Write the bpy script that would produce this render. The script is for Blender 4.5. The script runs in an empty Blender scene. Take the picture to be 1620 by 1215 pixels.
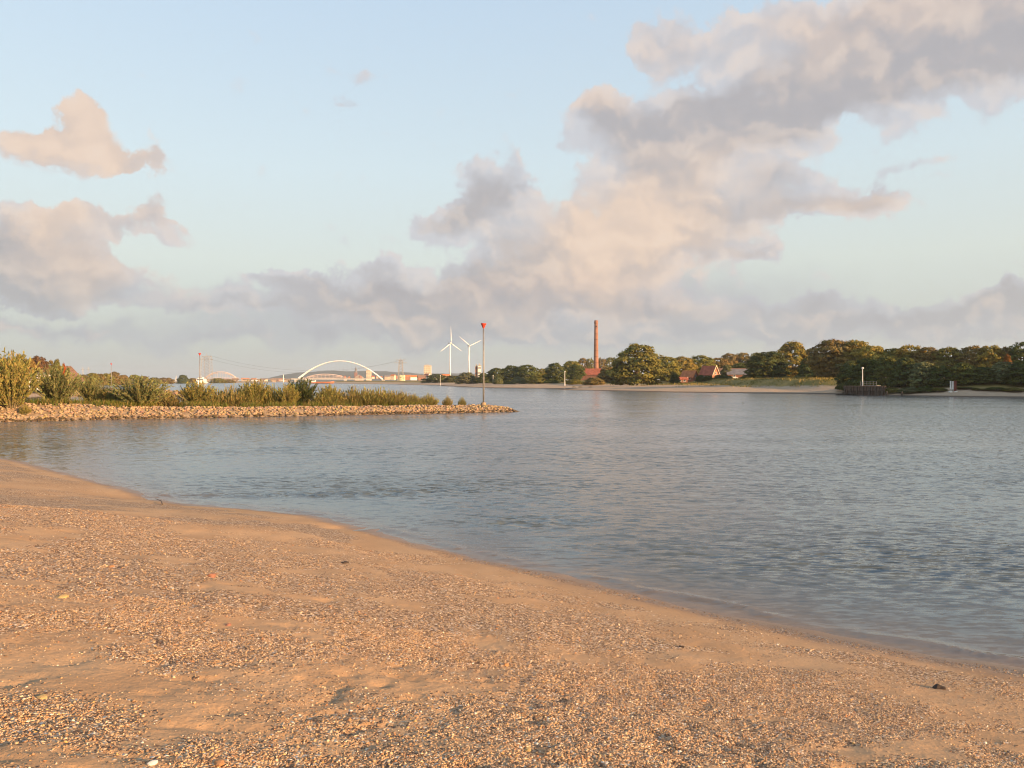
import bpy, math, random
import numpy as np

# ------------------------------------------------------------------ basics
scene = bpy.context.scene
COL = scene.collection
F, HY, CZ = 1220.0, 603.0, 3.6          # focal length (px of a 1620 px frame), horizon row, eye height

def at(px, d, z=None, py=None):
    """ground position of something seen at column px at distance d"""
    x = (px - 810.0) / F * d
    if py is not None:
        z = CZ + (HY - py) / F * d
    return (x, d, 0.0 if z is None else z)

def width(px, d):
    return px / F * d

# ------------------------------------------------------------------ camera
cam_d = bpy.data.cameras.new('camera')
cam_d.sensor_width = 36.0
cam_d.lens = 36.0 * F / 1620.0
cam_d.clip_start = 0.1
cam_d.clip_end = 40000
cam = bpy.data.objects.new('camera', cam_d)
cam.location = (0, 0, CZ)
cam.rotation_euler = (math.radians(90) - 4.5 / F, 0, 0)
COL.objects.link(cam)
scene.camera = cam

# ------------------------------------------------------------------ light
SUN_AZ, SUN_EL = 122.0, 11.5            # degrees, azimuth clockwise from +Y
sun_dir = (math.sin(math.radians(SUN_AZ)) * math.cos(math.radians(SUN_EL)),
           math.cos(math.radians(SUN_AZ)) * math.cos(math.radians(SUN_EL)),
           math.sin(math.radians(SUN_EL)))
sl = bpy.data.lights.new('sun', 'SUN')
sl.energy = 5.0
sl.angle = math.radians(0.6)
sl.color = (1.0, 0.62, 0.31)
sun = bpy.data.objects.new('sun', sl)
COL.objects.link(sun)
from mathutils import Vector, Matrix
sun.rotation_euler = Vector(sun_dir).to_track_quat('Z', 'Y').to_euler()
sun.location = (60, -30, 40)

scene.view_settings.view_transform = 'Standard'
scene.view_settings.look = 'None'
scene.view_settings.exposure = 1.2
scene.view_settings.gamma = 1.0
scene.view_settings.use_curve_mapping = False
scene.render.engine = 'CYCLES'
scene.cycles.use_denoising = True
scene.cycles.pixel_filter_type = 'BLACKMAN_HARRIS'
scene.cycles.filter_width = 1.1
scene.cycles.use_adaptive_sampling = True
scene.cycles.adaptive_threshold = 0.013
scene.cycles.adaptive_min_samples = 8
scene.cycles.max_bounces = 6
scene.cycles.diffuse_bounces = 2
scene.cycles.glossy_bounces = 2
scene.cycles.transparent_max_bounces = 8
scene.cycles.volume_bounces = 0
scene.cycles.sample_clamp_indirect = 6.0

# ------------------------------------------------------------------ shader expression helper
class E:
    """scalar / vector expression that builds math nodes"""
    def __init__(s, nt, sock): s.nt, s.s = nt, sock
    def _m(s, op, *a, clamp=False):
        n = s.nt.nodes.new('ShaderNodeMath'); n.operation = op; n.use_clamp = clamp
        for i, v in enumerate((s,) + a):
            if isinstance(v, E): s.nt.links.new(v.s, n.inputs[i])
            else: n.inputs[i].default_value = v
        return E(s.nt, n.outputs[0])
    def __add__(s, o): return s._m('ADD', o)
    __radd__ = __add__
    def __sub__(s, o): return s._m('SUBTRACT', o)
    def __rsub__(s, o): return (s * -1.0) + o
    def __mul__(s, o): return s._m('MULTIPLY', o)
    __rmul__ = __mul__
    def __truediv__(s, o): return s._m('DIVIDE', o)
    def exp(s): return s._m('EXPONENT')
    def max(s, o): return s._m('MAXIMUM', o)
    def min(s, o): return s._m('MINIMUM', o)
    def pow(s, o): return s._m('POWER', o)
    def abs(s): return s._m('ABSOLUTE')
    def sin(s): return s._m('SINE')
    def clamp(s): return s._m('ADD', 0.0, clamp=True)
    def smooth(s, a, b, c=0.0, d=1.0):
        n = s.nt.nodes.new('ShaderNodeMapRange'); n.interpolation_type = 'SMOOTHSTEP'
        s.nt.links.new(s.s, n.inputs[0])
        for i, v in enumerate((a, b, c, d)): n.inputs[1 + i].default_value = v
        return E(s.nt, n.outputs[0])
    def lin(s, a, b, c=0.0, d=1.0):
        n = s.nt.nodes.new('ShaderNodeMapRange')
        s.nt.links.new(s.s, n.inputs[0])
        for i, v in enumerate((a, b, c, d)): n.inputs[1 + i].default_value = v
        return E(s.nt, n.outputs[0])

def vmath(nt, op, a, b=None, out=0):
    n = nt.nodes.new('ShaderNodeVectorMath'); n.operation = op
    for i, v in enumerate((a, b)):
        if v is None: continue
        if isinstance(v, E): nt.links.new(v.s, n.inputs[i])
        elif hasattr(v, 'links'): nt.links.new(v, n.inputs[i])
        else: n.inputs[i].default_value = v
    return n.outputs[out]

def combine(nt, x, y, z=0.0):
    n = nt.nodes.new('ShaderNodeCombineXYZ')
    for i, v in enumerate((x, y, z)):
        if isinstance(v, E): nt.links.new(v.s, n.inputs[i])
        else: n.inputs[i].default_value = v
    return n.outputs[0]

def separate(nt, v):
    n = nt.nodes.new('ShaderNodeSeparateXYZ'); nt.links.new(v, n.inputs[0])
    return [E(nt, o) for o in n.outputs]

def noise(nt, vec, scale, detail=4.0, rough=0.55, color=False, lac=2.0, dist=0.0):
    n = nt.nodes.new('ShaderNodeTexNoise')
    if vec is not None: nt.links.new(vec, n.inputs['Vector'])
    n.inputs['Scale'].default_value = scale; n.inputs['Detail'].default_value = detail
    n.inputs['Roughness'].default_value = rough; n.inputs['Lacunarity'].default_value = lac
    n.inputs['Distortion'].default_value = dist
    return n.outputs['Color'] if color else E(nt, n.outputs['Fac'])

def mixc(nt, fac, a, b):
    n = nt.nodes.new('ShaderNodeMix'); n.data_type = 'RGBA'
    if isinstance(fac, E): nt.links.new(fac.s, n.inputs[0])
    else: n.inputs[0].default_value = fac
    for i, v in ((6, a), (7, b)):
        if hasattr(v, 'links'): nt.links.new(v, n.inputs[i])
        else: n.inputs[i].default_value = (*v[:3], 1.0)
    return n.outputs[2]

def ramp(nt, fac, stops, interp='LINEAR'):
    n = nt.nodes.new('ShaderNodeValToRGB'); cr = n.color_ramp; cr.interpolation = interp
    while len(cr.elements) < len(stops): cr.elements.new(0.5)
    for e, (p, c) in zip(cr.elements, stops):
        e.position = p; e.color = (*c[:3], 1.0)
    nt.links.new(fac.s if isinstance(fac, E) else fac, n.inputs[0])
    return n.outputs[0]

def srgb(r, g, b):
    f = lambda c: c / 12.92 if c <= 0.04045 else ((c + 0.055) / 1.055) ** 2.4
    return tuple(f(c / 255.0) for c in (r, g, b))

# ------------------------------------------------------------------ sky: clear-sky model with cumulus cloud banks
world = bpy.data.worlds.new('World'); scene.world = world
world.use_nodes = True
wt = world.node_tree; wt.nodes.clear()
SKY_STRENGTH = 0.12
sky = wt.nodes.new('ShaderNodeTexSky'); sky.sky_type = 'NISHITA'; sky.sun_disc = False
sky.sun_elevation = math.radians(SUN_EL); sky.sun_rotation = math.radians(SUN_AZ)
sky.altitude = 10; sky.air_density = 1.0; sky.dust_density = 1.0; sky.ozone_density = 1.0
tc = wt.nodes.new('ShaderNodeTexCoord')
D = tc.outputs['Generated']
dx, dy, dz = separate(wt, D)
az = dx._m('ARCTAN2', dy)
el = dz._m('ARCSINE')
# billowing outlines: three scales of noise push the cloud outlines about
PAE = combine(wt, az, el)
def noise2(off, scale, detail, rough):
    n = wt.nodes.new('ShaderNodeTexNoise'); n.noise_dimensions = '2D'
    v = vmath(wt, 'ADD', PAE, (off[0], off[1], 0)) if off else PAE
    wt.links.new(v, n.inputs['Vector'])
    n.inputs['Scale'].default_value = scale; n.inputs['Detail'].default_value = detail
    n.inputs['Roughness'].default_value = rough
    return E(wt, n.outputs['Fac'])
wx = (noise2(None, 13.0, 5.0, 0.62) - 0.5) * 0.085
wy = (noise2((7.3, 3.1), 13.0, 5.0, 0.62) - 0.5) * 0.066
P0 = vmath(wt, 'ADD', PAE, combine(wt, wx, wy))

def blob(P, acc, px, py, rx, ry, w, ang=0.0):
    """adds one soft billow of cloud to the density acc"""
    a = math.atan((px - 810) / F)
    e = math.atan((HY - py) / F * math.cos(a))
    k = math.cos(a)
    rx, ry = rx * 1.12, ry * 1.16
    sx, sy = F / (rx * k), F / (ry * k)
    if ang:
        n = wt.nodes.new('ShaderNodeVectorRotate'); n.rotation_type = 'Z_AXIS'
        wt.links.new(P, n.inputs['Vector']); n.inputs['Angle'].default_value = -math.radians(ang)
        n.inputs['Center'].default_value = (a, e, 0)
        P = n.outputs[0]
    n = wt.nodes.new('ShaderNodeVectorMath'); n.operation = 'MULTIPLY_ADD'
    wt.links.new(P, n.inputs[0]); n.inputs[1].default_value = (sx, sy, 0); n.inputs[2].default_value = (-a * sx, -e * sy, 0)
    v = n.outputs[0]
    q = vmath(wt, 'DOT_PRODUCT', v, v, out=1)
    p = wt.nodes.new('ShaderNodeMath'); p.operation = 'POWER'; p.inputs[0].default_value = math.exp(-1)
    wt.links.new(q, p.inputs[1])
    m = wt.nodes.new('ShaderNodeMath'); m.operation = 'MULTIPLY_ADD'
    wt.links.new(p.outputs[0], m.inputs[0]); m.inputs[1].default_value = w
    if acc is None: m.inputs[2].default_value = 0.0
    else: wt.links.new(acc.s, m.inputs[2])
    return E(wt, m.outputs[0])

CLOUDS = [
    # lone pink cumulus, left
    (125, 236, 70, 20, 1.1, -2), (148, 198, 32, 36, 1.0, 0), (90, 222, 40, 22, .6, 0), (205, 248, 36, 9, .62, -14), (50, 264, 70, 10, .34, 0),
    # bank at the left edge
    (20, 425, 80, 52, .9, 0), (110, 412, 56, 38, .85, -10), (150, 450, 70, 30, .9, 0), (70, 352, 36, 22, .7, 0), (20, 370, 50, 26, .7, 0),
    (70, 480, 120, 13, .8, 0), (-80, 440, 90, 60, 1.0, 0),
    # broken puffs right of it
    (172, 350, 56, 15, .8, -4), (235, 338, 34, 18, .75, 0), (285, 354, 32, 10, .6, 0), (235, 372, 50, 8, .4, 0),
    # small wisps
    (560, 118, 38, 14, .52, 0), (555, 160, 30, 10, .52, 0), (1490, 252, 60, 14, .36, -6), (1430, 268, 40, 10, .30, 0), (540, 385, 14, 7, .3, 0),
    # puff left of the column
    (795, 298, 38, 32, 1.1, 0), (750, 338, 56, 32, 1.1, 10), (690, 355, 48, 22, .9, 4), (648, 352, 24, 14, .45, 0),
    # low grey bank across the middle
    (430, 440, 66, 11, .75, -3), (600, 432, 50, 14, .75, 0), (545, 470, 200, 21, 1.05, 0), (400, 488, 110, 9, .75, 0),
    (680, 478, 130, 26, 1.0, 0), (780, 440, 70, 34, .8, 0), (640, 512, 150, 16, .65, 0), (740, 525, 110, 14, .5, 0),
    # the tall column
    (880, 390, 90, 40, 1.0, 0), (850, 440, 130, 30, .9, 0), (960, 420, 110, 44, .9, 0), (1010, 345, 90, 52, 1.0, 0), (1070, 285, 70, 40, .9, 0),
    (1100, 385, 100, 24, .85, -4), (1170, 330, 90, 24, .9, 5), (1230, 285, 50, 18, .8, 0), (1290, 330, 85, 17, .95, 3), (1368, 310, 44, 20, .95, 0),
    (1190, 400, 40, 8, .55, 0), (930, 470, 120, 22, .7, 0),
    # upper arm running to the top right
    (945, 180, 40, 20, .8, 0), (1000, 205, 80, 36, 1.1, 0), (1090, 215, 110, 36, 1.1, 8), (1190, 175, 140, 44, 1.2, 20), (1330, 120, 160, 52, 1.2, 20),
    (1500, 85, 170, 52, 1.2, 16), (1640, 40, 140, 60, 1.0, 0), (1440, 25, 170, 40, .9, 0), (1040, 62, 50, 26, .75, 0),
    (1060, 110, 40, 24, .5, 0), (1130, 90, 80, 22, .35, 0), (1200, 40, 90, 28, .7, 0), (1800, -20, 200, 90, 1.0, 15),
    # banks low over the far shore
    (900, 490, 210, 20, .8, 0), (1060, 484, 130, 13, .6, 0), (1150, 505, 200, 14, .75, 0), (1300, 482, 40, 12, .65, 0), (1230, 492, 60, 10, .5, 0),
    (1400, 506, 160, 12, .7, 0), (1540, 488, 80, 15, .85, 0), (1605, 468, 44, 14, .75, 0), (1500, 512, 160, 10, .6, 0), (1750, 480, 150, 30, .8, 0),
    (120, 530, 200, 7, .34, 0), (1000, 532, 600, 13, .62, 0),
]
f0 = None
for b in CLOUDS:
    f0 = blob(P0, f0, *b)
# the same kind of cloud all round the rest of the sky
flat = vmath(wt, 'DIVIDE', D, combine(wt, dz.max(0.0) + 0.16, dz.max(0.0) + 0.16, dz.max(0.0) + 0.16))
gen = noise(wt, flat, 1.1, 4.0, 0.56).smooth(0.50, 0.66)
off = (az.abs().smooth(0.66, 0.86) + el.smooth(0.50, 0.68)).min(1.0)
f0 = f0 + gen * off * 1.1
fine = noise2((1.7, 9.2), 30.0, 5.0, 0.62)
def billow(off):
    """rounded cauliflower lumps of cumulus, two sizes"""
    n = wt.nodes.new('ShaderNodeTexVoronoi'); n.voronoi_dimensions = '2D'; n.feature = 'SMOOTH_F1'
    wt.links.new(vmath(wt, 'MULTIPLY', vmath(wt, 'ADD', P0, off), (1.0, 1.25, 1.0)), n.inputs['Vector'])
    n.inputs['Scale'].default_value = 15.0; n.inputs['Detail'].default_value = 1.0; n.inputs['Roughness'].default_value = 0.5
    n.inputs['Lacunarity'].default_value = 2.3; n.inputs['Smoothness'].default_value = 0.28
    return E(wt, n.outputs['Distance'])
bil = billow((0, 0, 0))
mid = noise2((4.7, 2.2), 9.0, 3.0, 0.55)
dens = f0 + (fine - 0.5) * 0.72 + (0.56 - bil) * 0.62
alpha = dens.smooth(0.21, 0.56)
thick = (f0 + (mid - 0.5) * 0.7 + (fine - 0.5) * 0.25).smooth(0.45, 1.6)
# sunlit flanks: surfaces of the billows that face the low sun are peach, the rest mauve grey
WARM = [(140, 210, 150, 60, 1.1), (75, 350, 45, 30, .7), (170, 420, 100, 50, .45), (240, 335, 60, 22, .5), (960, 370, 90, 45, .85),
        (1020, 350, 150, 70, .5), (930, 170, 60, 16, .55), (1130, 270, 120, 40, .3), (1340, 110, 150, 30, .12), (950, 450, 160, 40, .45),
        (1350, 320, 80, 22, .3), (1450, 25, 180, 36, .35), (1040, 66, 70, 36, .35), (1240, 50, 120, 34, .25), (740, 500, 150, 30, .15)]
wm = None
for b in WARM:
    wm = blob(P0, wm, *b)
relief = (billow((0.007, 0.013, 0)) - bil) * 0.55 + (noise2((0.010, 0.016), 14.0, 3.0, 0.58) - noise2(None, 14.0, 3.0, 0.58)) * 0.35
warm = (wm * 1.15 + off * 0.35 + relief * 0.8 + (mid - 0.5) * 0.3 - 0.03).clamp()
EXPO = 2.0 ** 1.2
def lum(c):                               # picture colour -> emission before exposure
    return tuple(v / EXPO for v in srgb(*c))
grey = mixc(wt, thick, lum((210, 210, 215)), lum((184, 178, 179)))
low = el.smooth(0.02, 0.16)
grey = mixc(wt, low, lum((184, 187, 189)), grey)
ccol = mixc(wt, warm, grey, lum((238, 211, 190)))
shade = (relief * -2.6 + 0.30).clamp()
ccol = mixc(wt, shade * 0.24, ccol, lum((156, 156, 164)))
gleam = (relief * 2.4 - 0.12).clamp()
ccol = mixc(wt, gleam * 0.30, ccol, lum((246, 232, 218)))
# clear sky: the model, evened out by the milky evening haze that whitens the lower sky
hs = wt.nodes.new('ShaderNodeHueSaturation')
wt.links.new(sky.outputs[0], hs.inputs['Color']); hs.inputs['Saturation'].default_value = 0.85
skc = wt.nodes.new('ShaderNodeVectorMath'); skc.operation = 'SCALE'
wt.links.new(hs.outputs[0], skc.inputs[0]); skc.inputs['Scale'].default_value = SKY_STRENGTH
veil = ramp(wt, el.lin(0.0, 0.62), [(0.0, lum((184, 188, 188))), (0.10, lum((196, 200, 196))), (0.24, lum((216, 222, 215))),
                                   (0.42, lum((216, 230, 234))), (0.72, lum((204, 224, 241))), (1.0, lum((182, 211, 243)))])
base = mixc(wt, el.smooth(0.0, 0.5, 0.93, 0.80), skc.outputs[0], veil)
# thin grey layer low over the river, behind the cumulus
lay = None
for b in ((700, 490, 330, 34, 1.0, 0), (1000, 470, 260, 44, .9, 0), (1300, 515, 420, 20, .9, 0), (560, 515, 260, 16, .6, 0), (120, 530, 260, 14, .6, 0), (950, 540, 700, 16, .6, 0)):
    lay = blob(P0, lay, *b)
lay = (lay + (mid - 0.5) * 0.35).smooth(0.12, 1.0)
base = mixc(wt, lay * 0.72, base, mixc(wt, wm.clamp() * 0.6, lum((186, 189, 194)), lum((216, 202, 190))))
final = mixc(wt, alpha * 0.88, base, ccol)
bg = wt.nodes.new('ShaderNodeBackground'); wt.links.new(final, bg.inputs['Color']); bg.inputs['Strength'].default_value = 1.0
wo = wt.nodes.new('ShaderNodeOutputWorld'); wt.links.new(bg.outputs[0], wo.inputs['Surface'])
world.cycles.sampling_method = 'NONE'

# ------------------------------------------------------------------ mesh helpers
rng = np.random.default_rng(7)
random.seed(7)

def link(o, parent=None):
    COL.objects.link(o)
    if parent is not None: o.parent = parent
    return o

def mesh_obj(name, verts, faces, mat=None, parent=None, smooth=False, uniform=None):
    me = bpy.data.meshes.new(name)
    if isinstance(verts, np.ndarray) and uniform:
        nv, nf = len(verts), len(faces)
        me.vertices.add(nv); me.vertices.foreach_set('co', verts.astype(np.float32).ravel())
        me.loops.add(nf * uniform); me.loops.foreach_set('vertex_index', faces.astype(np.int32).ravel())
        me.polygons.add(nf)
        me.polygons.foreach_set('loop_start', np.arange(0, nf * uniform, uniform, dtype=np.int32))
        me.polygons.foreach_set('loop_total', np.full(nf, uniform, dtype=np.int32))
        me.update(calc_edges=True)
    else:
        me.from_pydata([tuple(v) for v in verts], [], [tuple(f) for f in faces]); me.update()
    if smooth: me.polygons.foreach_set('use_smooth', np.ones(len(me.polygons), dtype=bool))
    if mat: me.materials.append(mat)
    return link(bpy.data.objects.new(name, me), parent)

def tag(o, label=None, cat=None, group=None, kind=None):
    if label: o['label'] = label
    if cat: o['category'] = cat
    if group: o['group'] = group
    if kind: o['kind'] = kind
    return o

def empty(name, loc, rz=0.0, label=None, cat=None, group=None):
    o = bpy.data.objects.new(name, None); o.empty_display_size = 0.5
    o.location = loc; o.rotation_euler = (0, 0, rz)
    link(o); return tag(o, label, cat, group)

# value-gradient noise in numpy
_perm = rng.permutation(4096)
_gr = rng.normal(size=(4096, 2)); _gr /= np.linalg.norm(_gr, axis=1)[:, None]
def perlin(x, y, seed=0):
    xi = np.floor(x).astype(np.int64); yi = np.floor(y).astype(np.int64)
    fx, fy = x - xi, y - yi
    def g(ix, iy):
        h = _perm[(_perm[(ix + seed * 131) & 4095] + iy) & 4095]
        return _gr[h]
    def dot(ix, iy, ax, ay):
        gg = g(ix, iy); return gg[..., 0] * ax + gg[..., 1] * ay
    u = fx * fx * fx * (fx * (fx * 6 - 15) + 10); v = fy * fy * fy * (fy * (fy * 6 - 15) + 10)
    a = dot(xi, yi, fx, fy); b = dot(xi + 1, yi, fx - 1, fy)
    c = dot(xi, yi + 1, fx, fy - 1); d = dot(xi + 1, yi + 1, fx - 1, fy - 1)
    return (a + (b - a) * u) * (1 - v) + (c + (d - c) * u) * v
def fbm(x, y, octs=4, rough=0.5, seed=0):
    r = 0; amp = 1.0
    for i in range(octs):
        r = r + amp * perlin(x * 2 ** i, y * 2 ** i, seed + i * 7); amp *= rough
    return r
def sstep(x, a, b):
    t = np.clip((x - a) / (b - a), 0, 1); return t * t * (3 - 2 * t)

def seg_dist(x, y, pts, closed=False):
    """distance to a polyline, and for closed ones the sign (+ inside)"""
    best = np.full(x.shape, 1e9); inside = np.zeros(x.shape, bool)
    n = len(pts)
    for i in range(n if closed else n - 1):
        (ax, ay), (bx, by) = pts[i], pts[(i + 1) % n]
        ex, ey = bx - ax, by - ay
        t = np.clip(((x - ax) * ex + (y - ay) * ey) / (ex * ex + ey * ey + 1e-12), 0, 1)
        best = np.minimum(best, np.hypot(x - ax - t * ex, y - ay - t * ey))
        if closed:
            c = (ay > y) != (by > y)
            with np.errstate(divide='ignore', invalid='ignore'):
                xx = (bx - ax) * (y - ay) / (by - ay + 1e-12) + ax
            inside ^= c & (x < xx)
    return np.where(inside, best, -best) if closed else best

def dense(pts, n=6):
    """Catmull-Rom resample of a polyline"""
    p = np.array(pts, float); p = np.vstack([2 * p[0] - p[1], p, 2 * p[-1] - p[-2]])
    out = []
    for i in range(1, len(p) - 2):
        for k in range(n):
            t = k / n
            out.append(0.5 * ((2 * p[i]) + (-p[i - 1] + p[i + 1]) * t + (2 * p[i - 1] - 5 * p[i] + 4 * p[i + 1] - p[i + 2]) * t * t
                              + (-p[i - 1] + 3 * p[i] - 3 * p[i + 1] + p[i + 2]) * t ** 3))
    out.append(p[-2])
    return [tuple(q) for q in out]

def shore(px, py):
    d = CZ * F / (py - HY); return ((px - 810) / F * d, d)

# waterline of the beach we stand on
SHORE = dense([(-140, 52), (-100, 58), (-72, 58), (-50, 50), (-35, 43)] +
              [shore(*p) for p in ((0, 725), (100, 748), (200, 774), (290, 797), (400, 806), (500, 818), (600, 842), (700, 870),
                                   (800, 893), (900, 915), (1000, 938), (1100, 961), (1200, 983), (1300, 1004), (1400, 1022),
                                   (1500, 1041), (1620, 1059))] + [(10.0, 7.4), (18, 3.6), (40, -4), (90, -16), (200, -30)], 4)
_sx = np.array([p[0] for p in SHORE]); _sy = np.array([p[1] for p in SHORE])
def beach_s(x, y):
    d = seg_dist(x, y, SHORE)
    return np.where(y < np.interp(x, _sx, _sy), d, -d)

def beach_height(x, y, s=None):
    if s is None: s = beach_s(x, y)
    z = np.where(s > 0, 0.155 * s + 0.0018 * s * s * np.exp(-s / 9.0), 0.12 * s)
    z = np.where(s > 12, 0.155 * 12 + 0.26 * (0.0018 * 9 * 9) + (np.minimum(s, 60) - 12) * 0.045, z)
    near = sstep(s, 0.3, 3.0)
    z = z + near * (0.05 * fbm(x / 2.3, y / 2.3, 3, .5, 3) + 0.016 * fbm(x / .42, y / .42, 3, .55, 9))
    # trampled dry sand on the upper beach: dents and small ridges
    dry = sstep(s, 3.5, 6.5)
    z = z - dry * 0.036 * np.clip(perlin(x / .30, y / .20, 21) - 0.14, 0, 1) * 2.2
    z = z + dry * 0.010 * fbm(x / .11, y / .08, 2, .5, 31)
    # a low scarp left by the last high water and a run of water ripples at the edge
    z = z + 0.035 * (sstep(s, 1.9, 2.3) - 1) * sstep(x, -14, -7) * (1 - sstep(x, 1.0, 4.0)) * sstep(s, 0.6, 1.2)
    r = np.exp(-(((x + 11.2) / 1.5) ** 2 + ((y - 23.6) / .9) ** 2)) * .5
    z = z * (1 - 0.97 * np.minimum(r * 1.3, 1)) + np.minimum(r * 1.3, 1) * (0.024 * np.sin((x * 0.86 + y * 0.5) * 13 + 2 * perlin(x, y, 5)) - 0.006)
    r = np.exp(-(((x + 3.75) / .8) ** 2 + ((y - 18.6) / .35) ** 2)) * .75
    z = z * (1 - 0.97 * np.minimum(r * 1.3, 1)) + np.minimum(r * 1.3, 1) * (0.02 * np.sin((x * 0.7 - y * 0.7) * 15) - 0.004)
    z = z + np.exp(-((s + 0.05) / 0.6) ** 2) * (0.020 * perlin(x / .6, y / .6, 77) + 0.035 * perlin(x / 1.9, y / 1.9, 78))
    return z

def hit(px, py):
    """where the line of sight through (px, py) meets the sand"""
    lo, hi = 2.0, 60.0
    k = (py - HY) / F; c = (px - 810) / F
    for _ in range(24):
        m = (lo + hi) / 2
        if CZ - k * m > float(beach_height(np.array([c * m]), np.array([m]))[0]): lo = m
        else: hi = m
    return (c * lo, lo, float(beach_height(np.array([c * lo]), np.array([lo]))[0]))
BARE = []                                   # patches of bare, trampled or washed sand
for bx, by, rx, ry in ((250, 1092, 330, 46), (640, 1072, 190, 30), (60, 1015, 120, 34), (90, 952, 130, 20), (280, 812, 110, 12), (400, 843, 100, 12), (510, 870, 80, 11),
                       (990, 972, 110, 13), (1140, 1008, 120, 16), (1290, 1046, 120, 20), (1440, 1088, 120, 22), (1590, 1125, 100, 24), (90, 772, 130, 16), (60, 1190, 150, 22),
                       (1120, 1040, 150, 10), (820, 930, 90, 9), (700, 905, 80, 8)):
    p = hit(bx, by); h = CZ - p[2]
    BARE.append((p[0], p[1], 1.15 * rx / F * p[1], 1.45 * ry * p[1] ** 2 / (F * h)))
def gravel(x, y, s):
    """0..1 cover of shell grit and pebbles"""
    n = fbm(x / 1.7, y / 1.3, 4, .55, 41)
    n2 = fbm(x / .5, y / .4, 3, .5, 61)
    wx, wy = x + .35 * fbm(x / 1.1, y / 1.1, 2, .5, 15), y + .35 * fbm(x / 1.1, y / 1.1, 2, .5, 16)
    bare = 0
    for bx, by, rx, ry in BARE: bare = bare + np.exp(-(((wx - bx) / rx) ** 2 + ((wy - by) / ry) ** 2) ** 1.5)
    edge = np.exp(-((s - 0.40 - .15 * n) / 0.22) ** 2) * sstep(x, -5.0, 3.0) * 0.9        # strip along the lapping water
    c = np.maximum(edge, 0.85 * sstep(s + .4 * n, .8, 1.5))
    c = c * (1 - .94 * np.clip(bare, 0, 1)) + 0.03
    return np.clip(c * (0.82 + 1.9 * n + 0.8 * n2), 0, 1) * sstep(s, 0.05, 0.2)

# ------------------------------------------------------------------ procedural materials
def material(name, color=(.5, .5, .5), rough=0.8, metal=0.0, vary=0.12, scale=3.0, bump=0.0, spec=0.3):
    m = bpy.data.materials.new(name); m.use_nodes = True
    nt = m.node_tree; b = nt.nodes['Principled BSDF']
    b.inputs['Roughness'].default_value = rough; b.inputs['Metallic'].default_value = metal
    b.inputs['Specular IOR Level'].default_value = spec
    t = nt.nodes.new('ShaderNodeTexCoord')
    n = noise(nt, t.outputs['Object'], scale, 4.0, 0.6)
    c = mixc(nt, n.smooth(0.3, 0.7), tuple(v * (1 - vary) for v in color), tuple(min(1, v * (1 + vary)) for v in color))
    nt.links.new(c, b.inputs['Base Color'])
    if bump:
        bm = nt.nodes.new('ShaderNodeBump'); bm.inputs['Strength'].default_value = bump; bm.inputs['Distance'].default_value = 0.05
        nt.links.new(n.s, bm.inputs['Height']); nt.links.new(bm.outputs[0], b.inputs['Normal'])
    return m

def sand_material():
    m = bpy.data.materials.new('beach_sand'); m.use_nodes = True
    nt = m.node_tree; b = nt.nodes['Principled BSDF']
    t = nt.nodes.new('ShaderNodeTexCoord'); O = t.outputs['Object']
    a = nt.nodes.new('ShaderNodeAttribute'); a.attribute_name = 'wet'
    g = nt.nodes.new('ShaderNodeAttribute'); g.attribute_name = 'grit'
    wet = E(nt, a.outputs['Fac']); grit = E(nt, g.outputs['Fac'])
    big = noise(nt, O, 0.8, 5.0, 0.6)
    fine = noise(nt, O, 45.0, 4.0, 0.7)
    dry = mixc(nt, big.smooth(0.3, 0.7), (0.40, 0.240, 0.122), (0.48, 0.305, 0.165))
    dry = mixc(nt, fine.smooth(0.35, 0.75) * 0.5, dry, (0.28, 0.172, 0.092))
    # grit: cells of shell and stone too far or too small to be modelled
    v = nt.nodes.new('ShaderNodeTexVoronoi'); nt.links.new(O, v.inputs['Vector']); v.inputs['Scale'].default_value = 48.0
    vr = separate(nt, v.outputs['Color'])
    pc = ramp(nt, vr[0], [(0.0, (.16, .10, .065)), (.30, (.30, .19, .11)), (.55, (.46, .31, .18)), (.80, (.58, .44, .30)), (.96, (.74, .65, .54))], 'CONSTANT')
    keep = (grit * 1.3 - vr[1] * 0.75).smooth(0.0, 0.12)
    col = mixc(nt, keep, dry, pc)
    col = mixc(nt, wet, col, vmath(nt, 'MULTIPLY', col, (0.52, 0.50, 0.50)))
    nt.links.new(col, b.inputs['Base Color'])
    r = wet.lin(0, 1, 0.95, 0.32)
    nt.links.new(r.s, b.inputs['Roughness'])
    b.inputs['Specular IOR Level'].default_value = 0.25
    vd = E(nt, v.outputs['Distance'])
    h = fine * 0.35 + noise(nt, O, 14.0, 4.0, 0.6) * 0.9 + keep * (1.0 - vd * 1.4) * 1.6
    bm = nt.nodes.new('ShaderNodeBump'); bm.inputs['Strength'].default_value = 0.75; bm.inputs['Distance'].default_value = 0.02
    nt.links.new((h * (1.0 - wet * 0.85)).s, bm.inputs['Height']); nt.links.new(bm.outputs[0], b.inputs['Normal'])
    return m

def attr(o, name, vals, dom='POINT'):
    a = o.data.attributes.new(name, 'FLOAT', dom); a.data.foreach_set('value', vals.astype(np.float32).ravel())

def grid_faces(nr, nc):
    i = np.arange((nr - 1) * (nc - 1)); r = i // (nc - 1); c = i % (nc - 1)
    k = r * nc + c
    return np.stack([k, k + 1, k + nc + 1, k + nc], 1)

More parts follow.
